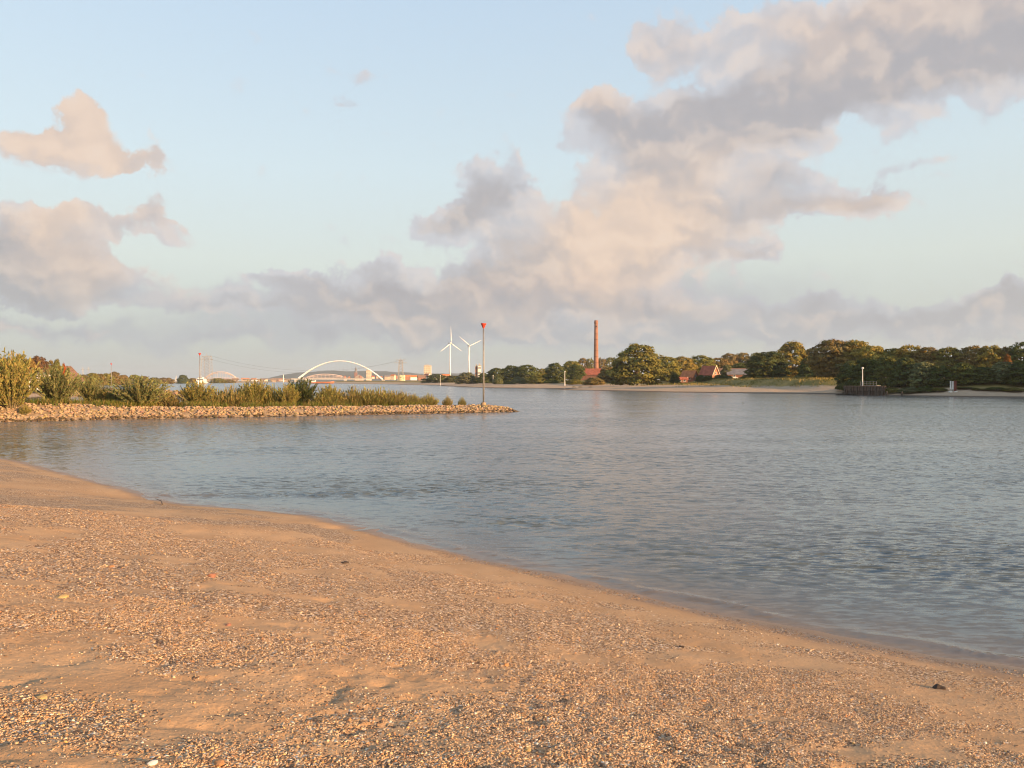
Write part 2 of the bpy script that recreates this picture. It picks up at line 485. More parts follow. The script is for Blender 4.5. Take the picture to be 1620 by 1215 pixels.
# ------------------------------------------------------------------ beach
ys = np.concatenate([np.linspace(-40, 2.6, 26)[:-1], np.exp(np.linspace(math.log(2.6), math.log(66), 470))])
us = np.linspace(-1, 1, 540)
xs = 0.10 * us + 0.90 * us ** 3
Y = np.repeat(ys[:, None], len(us), 1)
X = xs[None, :] * (30 + 1.25 * np.maximum(Y, 0))
Sd = beach_s(X, Y)
Z = np.maximum(beach_height(X, Y, Sd), -1.2)
beach = mesh_obj('beach', np.stack([X, Y, Z], -1).reshape(-1, 3), grid_faces(len(ys), len(us)), sand_material(), smooth=True, uniform=4)
attr(beach, 'wet', 1 - sstep(Sd + 0.35 * fbm(X / .9, Y / .9, 3, .5, 91), 0.12, 0.75 + 0.5 * sstep(X, -2, 6)))
attr(beach, 'grit', gravel(X, Y, Sd))
tag(beach, kind='structure')

# ------------------------------------------------------------------ shell grit and pebbles lying on the sand
def grit_mesh(n, name, sizes, dens_gain, ymax, ymin=3.6):
    # uniform over the ground that shows, thinned by the cover map
    yy = np.sqrt(rng.uniform(ymin ** 2, ymax ** 2, n)); xx = rng.uniform(-1, 1, n) * (0.80 * yy + 0.6)
    s = beach_s(xx, yy)
    keep = (s > 0.12) & (rng.random(n) < gravel(xx, yy, s) * dens_gain + 0.02)
    xx, yy, s = xx[keep], yy[keep], s[keep]; n = len(xx)
    zz = beach_height(xx, yy, s)
    # squashed octahedron with jitter = pebble or shell chip
    base = np.array([(1, 0, 0), (0, 1, 0), (-1, 0, 0), (0, -1, 0), (0, 0, 1), (0, 0, -1)], float)
    fc = np.array([(0, 1, 4), (1, 2, 4), (2, 3, 4), (3, 0, 4), (1, 0, 5), (2, 1, 5), (3, 2, 5), (0, 3, 5)])
    size = np.minimum(rng.lognormal(math.log(sizes), 0.42, n), sizes * 2.4)
    V = base[None] * (1 + rng.uniform(-.4, .4, (n, 6, 3)))
    V[:, :, 1] *= rng.uniform(.5, 1, n)[:, None]; V[:, :, 2] *= rng.uniform(.22, .6, n)[:, None]
    V *= size[:, None, None]
    tilt = rng.normal(0, .5, n); ct, st = np.cos(tilt)[:, None], np.sin(tilt)[:, None]
    x1 = V[:, :, 0] * ct - V[:, :, 2] * st; z1 = V[:, :, 0] * st + V[:, :, 2] * ct
    a = rng.uniform(0, 2 * np.pi, n); ca, sa = np.cos(a)[:, None], np.sin(a)[:, None]
    x2 = x1 * ca - V[:, :, 1] * sa; y2 = x1 * sa + V[:, :, 1] * ca
    W = np.stack([x2 + xx[:, None], y2 + yy[:, None], z1 + (zz + size * 0.06)[:, None]], -1).reshape(-1, 3)
    Fc = (fc[None] + (np.arange(n) * 6)[:, None, None]).reshape(-1, 3)
    o = mesh_obj(name, W, Fc, None, uniform=3)
    pal = np.array([(.30, .19, .11), (.42, .28, .16), (.50, .35, .21), (.23, .15, .092), (.60, .46, .31), (.70, .60, .47), (.36, .28, .22), (.46, .22, .10), (.14, .10, .07), (.52, .33, .13)])
    pick = rng.choice(len(pal), n, p=[.19, .235, .18, .12, .10, .02, .05, .03, .045, .03])
    c = pal[pick] * rng.uniform(.9, 1.2, (n, 1)) * np.array((1.04, 1.0, .95))
    wetk = 1 - 0.4 * (1 - sstep(s, .2, .9)); c = c * wetk[:, None]
    ca_ = o.data.color_attributes.new('tint', 'FLOAT_COLOR', 'POINT')
    cc = np.concatenate([np.repeat(c, 6, 0), np.ones((n * 6, 1))], 1)
    ca_.data.foreach_set('color', cc.astype(np.float32).ravel())
    return o

def tint_material(name, attrname='tint', rough=0.6, spec=0.3):
    m = bpy.data.materials.new(name); m.use_nodes = True
    nt = m.node_tree; b = nt.nodes['Principled BSDF']
    a = nt.nodes.new('ShaderNodeAttribute'); a.attribute_name = attrname
    t = nt.nodes.new('ShaderNodeTexCoord')
    n = noise(nt, t.outputs['Object'], 120.0, 2.0, 0.6)
    nt.links.new(mixc(nt, n * 0.3, a.outputs['Color'], vmath(nt, 'MULTIPLY', a.outputs['Color'], (.5, .5, .5))), b.inputs['Base Color'])
    b.inputs['Roughness'].default_value = rough; b.inputs['Specular IOR Level'].default_value = spec
    return m
M_grit = tint_material('shell_grit')
o = grit_mesh(320000, 'shell_grit', 0.0070, 0.92, 8.5); o.data.materials.append(M_grit)
tag(o, 'pale and brown shell grit and small pebbles strewn over the near beach', 'shell grit', kind='stuff')
o = grit_mesh(150000, 'shell_grit', 0.0095, 0.85, 16.0, 8.5); o.data.materials.append(M_grit)
tag(o, 'bands of shell grit and pebbles further along the beach towards the water', 'shell grit', kind='stuff')

# ------------------------------------------------------------------ river
def water_material():
    m = bpy.data.materials.new('river_water'); m.use_nodes = True
    nt = m.node_tree; b = nt.nodes['Principled BSDF']
    t = nt.nodes.new('ShaderNodeTexCoord'); O = t.outputs['Object']
    a = nt.nodes.new('ShaderNodeAttribute'); a.attribute_name = 'calm'
    calm = E(nt, a.outputs['Fac'])
    b.inputs['Roughness'].default_value = 0.10; b.inputs['IOR'].default_value = 1.333
    silt = noise(nt, O, 0.05, 3.0, 0.5)
    sa = nt.nodes.new('ShaderNodeAttribute'); sa.attribute_name = 'shallow'
    deep = mixc(nt, silt.smooth(.3, .7), (0.074, 0.098, 0.110), (0.095, 0.112, 0.116))
    nt.links.new(mixc(nt, E(nt, sa.outputs['Fac']), deep, (0.175, 0.125, 0.085)), b.inputs['Base Color'])
    def rot(v, ang, sx, sy):
        n = nt.nodes.new('ShaderNodeMapping'); nt.links.new(v, n.inputs['Vector'])
        n.inputs['Rotation'].default_value = (0, 0, math.radians(ang)); n.inputs['Scale'].default_value = (sx, sy, 1)
        return n.outputs[0]
    # every facet of the surface carries its own slope, so ripples stay rough however far off they are seen
    def slope(ang, sx, sy, scale, detail, rough, ax, ay):
        c = noise(nt, rot(O, ang, sx, sy), scale, detail, rough, color=True)
        return vmath(nt, 'MULTIPLY', vmath(nt, 'SUBTRACT', c, (.5, .5, .5)), (ax, ay, 0))
    gust = noise(nt, rot(O, 6, 0.30, 1.0), 0.10, 3.0, 0.6).smooth(0.34, 0.64)
    amp = (gust * 0.8 + 0.45) * calm
    s1 = slope(16, 0.55, 1.20, 3.1, 4.0, 0.66, .75, 1.45)
    s2 = slope(28, 0.40, 1.2, 7.5, 2.0, 0.6, .8, 1.35)
    # wavelets are pushed up the bay: their steep faces look back towards our shore (-Y)
    st_ = vmath(nt, 'ADD', s1, s2)
    lx, ly, lz = separate(nt, st_)
    st_ = combine(nt, lx, ly * 0.55 - ly.abs() * 0.62 - 0.015, 0.0)
    sc = nt.nodes.new('ShaderNodeVectorMath'); sc.operation = 'SCALE'
    nt.links.new(st_, sc.inputs[0]); nt.links.new(amp.s, sc.inputs['Scale'])
    geo = nt.nodes.new('ShaderNodeNewGeometry')
    nrm = vmath(nt, 'NORMALIZE', vmath(nt, 'ADD', geo.outputs['Normal'], sc.outputs[0]))
    nt.links.new(nrm, b.inputs['Normal'])
    return m
ys = np.concatenate([np.linspace(-60, 8, 24)[:-1], np.exp(np.linspace(math.log(8), math.log(140), 430))[:-1], np.exp(np.linspace(math.log(140), math.log(9000), 50))])
us = np.linspace(-1, 1, 460)
xs = 0.35 * us + 0.65 * us ** 3
Y = np.repeat(ys[:, None], len(us), 1)
X = xs[None, :] * (40 + 2.0 * np.maximum(Y, 0))
Sd = np.full(X.shape, -80.0); nearm = Y < 120
Sd[nearm] = beach_s(X[nearm], Y[nearm])
off_s = -Sd                                # metres out from the waterline
fade = 1 - sstep(Y, 25, 70)
Zw = fade * sstep(off_s, 0.3, 4) * (0.016 * fbm(X / 1.6 + Y * .15, Y / .7, 3, .5, 201))
lap = 0.034 * np.exp(-((off_s - 0.36 - 0.22 * fbm(X / 1.3, Y / 1.3, 3, .5, 211)) / 0.085) ** 2) * sstep(fbm(X / 2.2, Y / 2.2, 2, .5, 222), -.35, .15)
Zw = Zw + lap * (Y < 60)
for cx, cy, rx, ry in ((-9.0, 24.2, 3.4, .5), (-5.6, 24.6, 3.0, .7), (-2.6, 25.4, 3.2, 1.0), (0.2, 19.6, 1.5, .8), (-0.9, 22.5, 2.0, .8)):
    r = np.exp(-(((X - cx) / rx) ** 2 + ((Y - cy) / ry) ** 2))
    Zw = Zw + r * 0.075 * fbm(X / .55 + Y * .3, Y / .32, 3, .6, 233)
river = mesh_obj('river', np.stack([X, Y, Zw], -1).reshape(-1, 3), grid_faces(len(ys), len(us)), water_material(), smooth=True, uniform=4)
rough_patch = sum(np.exp(-(((X - cx) / rx) ** 2 + ((Y - cy) / ry) ** 2)) for cx, cy, rx, ry in
                  ((-5.6, 26.5, 5, 2.6), (-8.5, 24.2, 3.5, .8), (-1.5, 27, 4, 3), (0.2, 20.0, 2.0, 1.2), (7, 15.5, 5, 2.0)))
attr(river, 'shallow', np.clip(.95 * np.exp(-np.maximum(off_s + .25 * fbm(X / 1.5, Y / 1.5, 2, .5, 261), 0) / 0.75), 0, 1))
attr(river, 'calm', np.clip(0.34 + 0.55 * sstep(off_s, .8, 12) + 1.5 * rough_patch, 0.15, 2.4))
tag(river, kind='structure')

# ------------------------------------------------------------------ solid-shape builder
class MB:
    def __init__(s): s.v, s.f = [], []
    def box(s, x0, x1, y0, y1, z0, z1):
        k = len(s.v)
        s.v += [(x0, y0, z0), (x1, y0, z0), (x1, y1, z0), (x0, y1, z0), (x0, y0, z1), (x1, y0, z1), (x1, y1, z1), (x0, y1, z1)]
        s.f += [(k, k + 3, k + 2, k + 1), (k + 4, k + 5, k + 6, k + 7), (k, k + 1, k + 5, k + 4), (k + 1, k + 2, k + 6, k + 5), (k + 2, k + 3, k + 7, k + 6), (k + 3, k, k + 4, k + 7)]
        return s
    def prism(s, poly, y0, y1):
        """polygon in XZ (counter-clockwise seen from -Y) pushed from y0 to y1"""
        k = len(s.v); n = len(poly)
        s.v += [(x, y0, z) for x, z in poly] + [(x, y1, z) for x, z in poly]
        s.f.append(tuple(range(k, k + n))); s.f.append(tuple(range(k + 2 * n - 1, k + n - 1, -1)))
        for i in range(n):
            j = (i + 1) % n; s.f.append((k + i, k + n + i, k + n + j, k + j))
        return s
    def tube(s, pts, radii, n=8, cap=True):
        k = len(s.v); m = len(pts); P = [Vector(p) for p in pts]
        for i, p in enumerate(P):
            t = (P[min(i + 1, m - 1)] - P[max(i - 1, 0)]).normalized()
            a = t.cross(Vector((0, 0, 1)) if abs(t.z) < 0.95 else Vector((1, 0, 0))).normalized(); b = t.cross(a)
            r = radii[i] if isinstance(radii, (list, tuple)) else radii
            for q in range(n):
                w = 2 * math.pi * q / n
                s.v.append(tuple(p + a * (r * math.cos(w)) + b * (r * math.sin(w))))
        for i in range(m - 1):
            for q in range(n):
                q2 = (q + 1) % n
                s.f.append((k + i * n + q, k + i * n + q2, k + (i + 1) * n + q2, k + (i + 1) * n + q))
        if cap:
            s.f.append(tuple(k + q for q in range(n))[::-1]); s.f.append(tuple(k + (m - 1) * n + q for q in range(n)))
        return s
    def lathe(s, prof, n=16, c=(0, 0)):
        return s.tube([(c[0], c[1], z) for r, z in prof], [max(r, .001) for r, z in prof], n)
    def build(s, name, mat, parent=None, smooth=False):
        return mesh_obj(name, s.v, s.f, mat, parent, smooth)

def copy_tree(o, parent=None):
    c = o.copy(); COL.objects.link(c); c.parent = parent
    for ch in o.children: copy_tree(ch, c)
    return c

ORD = ['first', 'second', 'third', 'fourth', 'fifth', 'sixth', 'seventh', 'eighth', 'ninth', 'tenth', 'eleventh', 'twelfth', 'thirteenth',
       'fourteenth', 'fifteenth', 'sixteenth', 'seventeenth', 'eighteenth', 'nineteenth', 'twentieth', 'twenty-first', 'twenty-second',
       'twenty-third', 'twenty-fourth', 'twenty-fifth', 'twenty-sixth', 'twenty-seventh', 'twenty-eighth', 'twenty-ninth', 'thirtieth']

# ------------------------------------------------------------------ river banks
RIGHT = [(400, 10), (230, 60), (165, 95), (135, 130), (112, 169), (100.7, 178), (92.4, 191), (87.3, 199), (91, 212), (87.6, 218), (72, 226),
         (49, 250), (35.3, 287), (21, 309), (17.2, 320), (27, 360), (14, 385), (-17, 420), (-50, 560), (-66, 676), (-106, 780), (-155, 920),
         (-243, 1120), (-400, 1500), (-560, 2200), (-800, 3500), (-900, 8900), (9000, 8900), (9000, 10)]
LEFT = [(-400, 40), (-90, 60), (-75, 80), (-77, 110), (-95, 150), (-104, 180), (-125, 230), (-172, 300), (-335, 600), (-470, 900), (-575, 1300),
        (-600, 1700), (-700, 2200), (-1000, 3500), (-1100, 8900), (-9000, 8900), (-9000, 40)]
def bank_z(x, y):
    sr = seg_dist(x, y, RIGHT, True); slf = seg_dist(x, y, LEFT, True)
    w = 2.5 * fbm(x / 22, y / 22, 3, .5, 301)
    k = 1 + 2.6 * sstep(x, 84, 96)
    zr = np.interp((sr + w * sstep(sr, 0, 12)) * k, [-40, 0, 28, 44, 78, 110, 400], [-2.5, 0, 1.5, 2.1, 3.9, 4.3, 4.6])
    zl = np.interp(slf + w * sstep(slf, 0, 12), [-40, 0, 5, 25, 60, 400], [-2.5, 0, .6, 1.6, 2.6, 3.4])
    z = np.maximum(zr, zl)
    return np.where(z > 0.2, z + 0.25 * fbm(x / 9, y / 9, 3, .5, 311), z)
def ground_z(x, y):
    return float(bank_z(np.array([[float(x)]]), np.array([[float(y)]]))[0, 0])

def bank_material():
    m = bpy.data.materials.new('river_bank'); m.use_nodes = True
    nt = m.node_tree; b = nt.nodes['Principled BSDF']
    t = nt.nodes.new('ShaderNodeTexCoord'); O = t.outputs['Object']
    z = separate(nt, O)[2]
    n1 = noise(nt, O, 0.05, 5.0, 0.6); n2 = noise(nt, O, 0.9, 4.0, 0.7); n3 = noise(nt, O, 0.012, 3.0, .5)
    sand = mixc(nt, n2, (0.36, 0.25, 0.16), (0.47, 0.35, 0.24))
    grass = mixc(nt, n1.smooth(.35, .65), (0.17, 0.138, 0.040), (0.33, 0.235, 0.085))
    grass = mixc(nt, n2.smooth(.4, .8) * 0.6, grass, (0.09, 0.088, 0.026))
    g = (z + (n1 - 0.5) * 2.4 + (n3 - 0.5) * 2.0).smooth(1.75, 2.35)
    col = mixc(nt, g, sand, grass)
    wet = z.smooth(0.12, 0.35)
    col = mixc(nt, wet, (0.13, 0.095, 0.065), col)
    nt.links.new(col, b.inputs['Base Color']); b.inputs['Roughness'].default_value = 0.95; b.inputs['Specular IOR Level'].default_value = 0.1
    bm = nt.nodes.new('ShaderNodeBump'); bm.inputs['Strength'].default_value = 0.8; bm.inputs['Distance'].default_value = 0.4
    nt.links.new(n2.s, bm.inputs['Height']); nt.links.new(bm.outputs[0], b.inputs['Normal'])
    return m
ys = np.exp(np.linspace(math.log(60), math.log(8800), 330))
us = np.linspace(-1, 1, 420); xs = 0.62 * us + 0.38 * us ** 3
Y = np.repeat(ys[:, None], len(us), 1); X = xs[None, :] * (60 + 1.15 * Y)
bank = mesh_obj('river_bank', np.stack([X, Y, bank_z(X, Y)], -1).reshape(-1, 3), grid_faces(len(ys), len(us)), bank_material(), smooth=True, uniform=4)
tag(bank, kind='structure')

# far ridge behind the town
M_hill = material('wooded_hills', (0.055, 0.062, 0.045), 1.0, vary=.35, scale=.012)
hx = np.linspace(-2600, 900, 240); hy = np.linspace(5200, 7600, 14)
Y, X = np.meshgrid(hy, hx, indexing='ij')
pxh = 810 + X / 6200 * F
prof = np.interp(pxh, [250, 400, 430, 450, 480, 520, 600, 660, 720, 860, 990], [0, 0, 36, 66, 84, 92, 90, 70, 70, 50, 40])
bell = np.exp(-((Y - 6400) / 620) ** 2)
Zh = prof * bell * (1 + .10 * fbm(X / 260, Y / 260, 4, .6, 401)) + 5 * bell * fbm(X / 60, Y / 60, 2, .6, 405) - 3
hills = mesh_obj('hills', np.stack([X, Y, Zh], -1).reshape(-1, 3), grid_faces(len(hy), len(hx)), M_hill, smooth=True, uniform=4)
tag(hills, kind='structure')

# ------------------------------------------------------------------ foliage
def leaf_material(name, base, transl=0.3):
    m = bpy.data.materials.new(name); m.use_nodes = True
    nt = m.node_tree; nt.nodes.clear()
    oi = nt.nodes.new('ShaderNodeObjectInfo')
    a = nt.nodes.new('ShaderNodeAttribute'); a.attribute_name = 'tint'
    c = vmath(nt, 'MULTIPLY', oi.outputs['Color'], a.outputs['Color'])
    t = nt.nodes.new('ShaderNodeTexCoord')
    n = noise(nt, t.outputs['Object'], 0.35, 3.0, .6)
    c = mixc(nt, n.smooth(.3, .7) * 0.35, c, vmath(nt, 'MULTIPLY', c, base))
    d = nt.nodes.new('ShaderNodeBsdfDiffuse'); nt.links.new(c, d.inputs['Color'])
    tr = nt.nodes.new('ShaderNodeBsdfTranslucent'); nt.links.new(c, tr.inputs['Color'])
    mx = nt.nodes.new('ShaderNodeMixShader'); mx.inputs[0].default_value = transl
    nt.links.new(d.outputs[0], mx.inputs[1]); nt.links.new(tr.outputs[0], mx.inputs[2])
    out = nt.nodes.new('ShaderNodeOutputMaterial'); nt.links.new(mx.outputs[0], out.inputs['Surface'])
    return m
M_leaf = leaf_material('leaves', (1.5, 1.15, .6), .25)
M_willow = leaf_material('willow_leaves', (1.35, 1.2, .75), .3)
M_bark = material('bark', (0.10, 0.075, 0.055), .95, vary=.3, scale=6, bump=.6)
M_bark_pale = material('willow_stem', (0.20, 0.16, 0.085), .9, vary=.3, scale=6)

def quads(centers, normals, w, h, rs):
    """one leaf-sized quad per centre, turned about its normal at random"""
    n = len(centers)
    nn = normals / (np.linalg.norm(normals, axis=1)[:, None] + 1e-9)
    r = rs.normal(size=(n, 3)); a = np.cross(nn, r); a /= np.linalg.norm(a, axis=1)[:, None] + 1e-9
    b = np.cross(nn, a)
    a = a * (w * .5)[:, None]; b = b * (h * .5)[:, None]
    V = np.stack([centers - a - b * .5, centers + b, centers + a - b * .5, centers - b], 1).reshape(-1, 3)
    return V, np.arange(4 * n).reshape(-1, 4)

def crown_mesh(name, seed, form, n_clump=110, per=46, leaf=0.05):
    """unit crown: height 1 (z 0..1), radius about 0.5"""
    rs = np.random.default_rng(seed)
    C, N, T = [], [], []
    lobes = []
    for k in range(n_clump):
      while True:
        z = rs.uniform(0.02, 1)
        if form == 'round': r = math.sqrt(max(0, 1 - (2 * z - 1) ** 2)) * .5 if z > .5 else .5 * math.sqrt(max(0, 1 - ((z - .5) / .52) ** 2))
        elif form == 'dome': r = .5 * (1 - max(0, (z - .25) / .76) ** 2.2) ** .5 * (0.84 + .16 * min(1, z / .25))
        elif form == 'tall': r = .5 * math.sin(math.pi * (0.08 + .9 * z) ** .8) ** .7
        elif form == 'poplar': r = .5 * min(1, z / .2 + .45) * (1 - max(0, (z - .75) / .27) ** 2) ** .5
        else: r = .5 * (1 - max(0, (z - .1) / .92) ** 1.8) ** .5
        if rs.random() < .12 + r * 1.8: break
      if True:
        r = max(0.03, r) * (1 + .12 * math.sin(3 * z * 6 + seed))
        a = rs.uniform(0, 2 * math.pi); q = r * (rs.uniform(.25, 1) ** .4)
        lobes.append((q * math.cos(a), q * math.sin(a), z * .96, rs.uniform(.055, .12)))
    for (cx, cy, cz, cr) in lobes:
        m = int(per * rs.uniform(.7, 1.3))
        d = rs.normal(size=(m, 3)); d /= np.linalg.norm(d, axis=1)[:, None]
        d[:, 2] = np.where(d[:, 2] < -.3, -d[:, 2] * .5, d[:, 2])
        p = np.array((cx, cy, cz)) + d * cr * (rs.uniform(.45, 1.08, m) ** .6)[:, None] * np.array((1, 1, .8))
        out = np.array((cx, cy, (cz - .4) * .8)); out /= np.linalg.norm(out) + 1e-6
        C.append(p); N.append(d * .9 + out * .55 + rs.normal(0, .35, (m, 3)))
        sh = rs.uniform(.66, 1.3); hue = rs.normal(0, .08)
        T.append(np.tile(np.array((sh * (1 + hue), sh, sh * (1 - hue) * .95, 1)), (m, 1)) * np.concatenate([rs.uniform(.8, 1.2, (m, 1)).repeat(3, 1), np.ones((m, 1))], 1))
    C, N, T = np.concatenate(C), np.concatenate(N), np.concatenate(T)
    n = len(C); w = rs.uniform(.7, 1.3, n) * leaf
    V, Fq = quads(C, N, w, w * rs.uniform(1.0, 1.6, n), rs)
    V[:, 2] = np.maximum(V[:, 2], 0.004)
    me = mesh_obj(name, V, Fq, M_leaf, uniform=4)
    d = me.data; a = d.color_attributes.new('tint', 'FLOAT_COLOR', 'POINT')
    a.data.foreach_set('color', np.repeat(T, 4, 0).astype(np.float32).ravel())
    COL.objects.unlink(me); bpy.data.objects.remove(me)
    return d

def trunk_mesh(name, seed):
    """unit trunk with limbs: height 1 = total height of the tree"""
    rs = random.Random(seed); b = MB()
    b.tube([(0, 0, -.03), (.005, 0, .1), (rs.uniform(-.02, .02), .01, .35), (rs.uniform(-.03, .03), 0, .62), (0, 0, .86)], [.03, .022, .017, .010, .003], 7)
    for k in range(9):
        a = rs.uniform(0, 6.28); z = rs.uniform(.18, .55); l = rs.uniform(.18, .34)
        b.tube([(0, 0, z), (l * .5 * math.cos(a), l * .5 * math.sin(a), z + l * .45), (l * math.cos(a), l * math.sin(a), z + l * .9)], [.011, .007, .002], 5)
    o = b.build(name, M_bark); d = o.data
    COL.objects.unlink(o); bpy.data.objects.remove(o); return d

CROWNS = {}
for fm, cl, pr, lf in (('round', 380, 32, .037), ('dome', 420, 32, .035), ('tall', 340, 32, .036), ('poplar', 300, 30, .038), ('bush', 340, 32, .040)):
    CROWNS[fm] = [crown_mesh('crown', 900 + 17 * i + hash_ * 53, fm, cl, pr, lf) for hash_, i in ((len(fm), 0), (len(fm), 1), (len(fm), 2))]
TRUNKS = [trunk_mesh('trunk', s) for s in (3, 8)]
_tc = 0
def tree(name, label, px, ytop, wpx, d, form, color, cat='tree', group=None, zb=None, base=0.10, z_top=None, x=None):
    """a tree whose crown top is seen at row ytop and whose crown is wpx wide at distance d"""
    global _tc
    _tc += 1
    r = random.Random(_tc * 7919)
    X = at(px, d)[0] if x is None else x
    zg = ground_z(X, d) if zb is None else zb
    H = (CZ + (HY - ytop) / F * d if z_top is None else z_top) - zg
    W = width(wpx, d) * 1.12
    base = min(base, .03)
    root = empty(name, (X, d, zg), r.uniform(0, 6.28), label, cat, group)
    tr = bpy.data.objects.new('trunk', TRUNKS[_tc % 2]); link(tr, root)
    tr.scale = (max(.6 * H, W * .55), max(.6 * H, W * .55), H * .97)
    cr = bpy.data.objects.new('crown', CROWNS[form][_tc % 3]); link(cr, root)
    b = base if form != 'bush' else 0.0
    cr.location = (0, 0, H * b - .05); cr.scale = (W, W * r.uniform(.9, 1.1), H * (1 - b))
    v = r.uniform(.9, 1.1)
    cr.color = (color[0] * v, color[1] * v * r.uniform(.95, 1.05), color[2] * v, 1)
    return root

DK = (.084, .104, .040); GR = (.108, .122, .042); OL = (.175, .165, .050); GO = (.255, .205, .058); BR = (.198, .150, .060); WI = (.155, .168, .088); RD = (.15, .095, .060)
T = tree
# --- wood on the right bank (in front of it the sheet-pile wall and the sign)
back = 'autumn trees along the top of the right bank'
for px, yt, w, d, fm, c, lb in (
    (1318, 537, 62, 262, 'round', BR, 'tall russet tree left of the lamp pole, above the sheet-pile wall'),
    (1352, 538, 54, 258, 'dome', GO, 'golden-brown tree directly behind the lamp pole'),
    (1380, 545, 46, 252, 'round', GO, 'golden tree just right of the lamp pole, in the back row'),
    (1408, 551, 44, 250, 'dome', OL, 'olive tree with a low rounded top, second right of the lamp pole'),
    (1438, 546, 48, 246, 'round', GO, 'golden rounded tree midway between lamp pole and sign boards'),
    (1468, 549, 50, 240, 'dome', BR, 'broad brown-topped tree left of the sign boards'),
    (1500, 549, 46, 236, 'round', OL, 'olive-brown tree directly behind the sign boards'),
    (1540, 547, 48, 232, 'dome', BR, 'russet tree just right of the gap beyond the sign boards'),
    (1566, 545, 42, 228, 'round', GO, 'golden tree second right of the gap beyond the sign boards'),
    (1592, 549, 36, 226, 'tall', BR, 'narrow russet tree close to the right edge of the picture'),
    (1618, 541, 46, 224, 'round', GR, 'tall green tree cut by the right edge of the picture')):
    T('autumn_tree', lb, px, yt, w, d, fm, c, group=back, base=.04)
front = 'dark willows at the foot of the right bank wood'
for px, yt, w, d, fm, c, lb in (
    (1346, 572, 40, 216, 'bush', DK, 'dark bushy willow behind the platform with the railing'),
    (1372, 566, 44, 210, 'bush', DK, 'dark willow rising just right of the lamp pole'),
    (1402, 564, 46, 206, 'bush', GR, 'dark green willow right of the sheet-pile wall'),
    (1432, 566, 46, 201, 'bush', DK, 'deep green willow in the middle of the dark row'),
    (1460, 572, 42, 196, 'bush', WI, 'grey-green willow left of the sign boards'),
    (1486, 578, 40, 193, 'bush', DK, 'low dark willow beside the sign boards'),
    (1524, 574, 46, 190, 'bush', GR, 'dark willow just right of the sign boards'),
    (1556, 580, 44, 188, 'bush', DK, 'low dark willow right of the gap'),
    (1588, 572, 44, 186, 'bush', WI, 'grey-green willow second from the right edge'),
    (1616, 570, 44, 182, 'bush', DK, 'dark willow touching the right edge of the picture')):
    T('willow_tree', lb, px, yt, w, d, fm, c, group=front, base=0)
T('autumn_tree', 'small orange tree standing out among the dark willows at right', 1594, 560, 15, 196, 'tall', (.22, .11, .04), base=0)
# the same wood goes on upstream, beyond the picture; it shades the foot of the bank
for i, (x, y, zt, w, fm, c) in enumerate(((139, 176, 15, 14, 'bush', DK), (150, 158, 16, 15, 'round', GO), (146, 140, 15, 14, 'bush', DK), (163, 142, 17, 15, 'dome', BR), (160, 122, 16, 15, 'bush', GR), (180, 124, 18, 16, 'round', OL))):
    T('autumn_tree', '%s tree of the bank wood upstream, beyond the right edge' % ORD[i], 0, 0, w / y * F, y, fm, c, group='bank wood upstream of the picture', base=.03, z_top=zt, x=x)
# --- middle of the right bank
mid_t = 'trees around the red-roofed houses'
for nm, px, yt, w, d, fm, c, bs, lb in (
    ('broad_tree', 1008, 544, 80, 340, 'dome', OL, .0, 'large broad dome-shaped tree standing right of the brick chimney'),
    ('park_tree', 1056, 563, 34, 400, 'round', OL, .1, 'yellow-green tree just right of the large dome-shaped tree'),
    ('park_tree', 1080, 564, 38, 410, 'dome', GO, .1, 'golden-green tree behind the left red-roofed house'),
    ('park_tree', 1108, 562, 42, 420, 'round', OL, .1, 'brownish-green tree between the two red-roofed houses, behind'),
    ('park_tree', 1136, 566, 36, 430, 'dome', BR, .1, 'brown tree behind the gable of the house with the lit white edge'),
    ('park_tree', 1156, 559, 34, 560, 'dome', BR, .1, 'leftmost tree of the brown ridge wood behind the houses'),
    ('park_tree', 1176, 558, 36, 560, 'round', BR, .1, 'middle tree of the brown ridge wood behind the houses'),
    ('park_tree', 1198, 558, 36, 555, 'dome', OL, .1, 'rightmost tree of the brown ridge wood behind the houses'),
    ('willow_tree', 1150, 577, 18, 372, 'bush', WI, .0, 'small grey-green willow right beside the lit gable'),
    ('park_tree', 1172, 574, 26, 390, 'round', GR, .05, 'small dark tree above the grey barn roof'),
    ('park_tree', 1192, 570, 26, 380, 'dome', OL, .05, 'small olive tree at the right end of the barn roof'),
    ('park_tree', 1214, 556, 54, 312, 'dome', DK, .03, 'very dark green tree left of the tall golden tree'),
    ('park_tree', 1254, 540, 56, 322, 'tall', GO, .05, 'tall golden tree with a feathery crown, the highest right of the houses'),
    ('park_tree', 1284, 563, 36, 300, 'bush', DK, .0, 'dark bushy tree just right of the tall golden tree'),
    ('park_tree', 1306, 570, 36, 286, 'bush', GR, .0, 'dark green bushy tree below the russet tree at the bend')):
    T(nm, lb, px, yt, w, d, fm, c, base=bs, group=mid_t)
for i, (px, yt, w, d, c) in enumerate(((1066, 588, 12, 352, OL), (1245, 594, 11, 296, GR), (1262, 595, 13, 294, WI), (1200, 594, 12, 300, GR), (1222, 596, 9, 296, WI))):
    T('garden_bush', 'low %s bush at the meadow edge, %s from the left below the houses' % ('olive' if c is OL else 'green' if c is GR else 'grey-green', ORD[[0, 3, 4, 1, 2][i]]),
      px, yt, w, d, 'bush', c, cat='bush', group='bushes along the meadow')
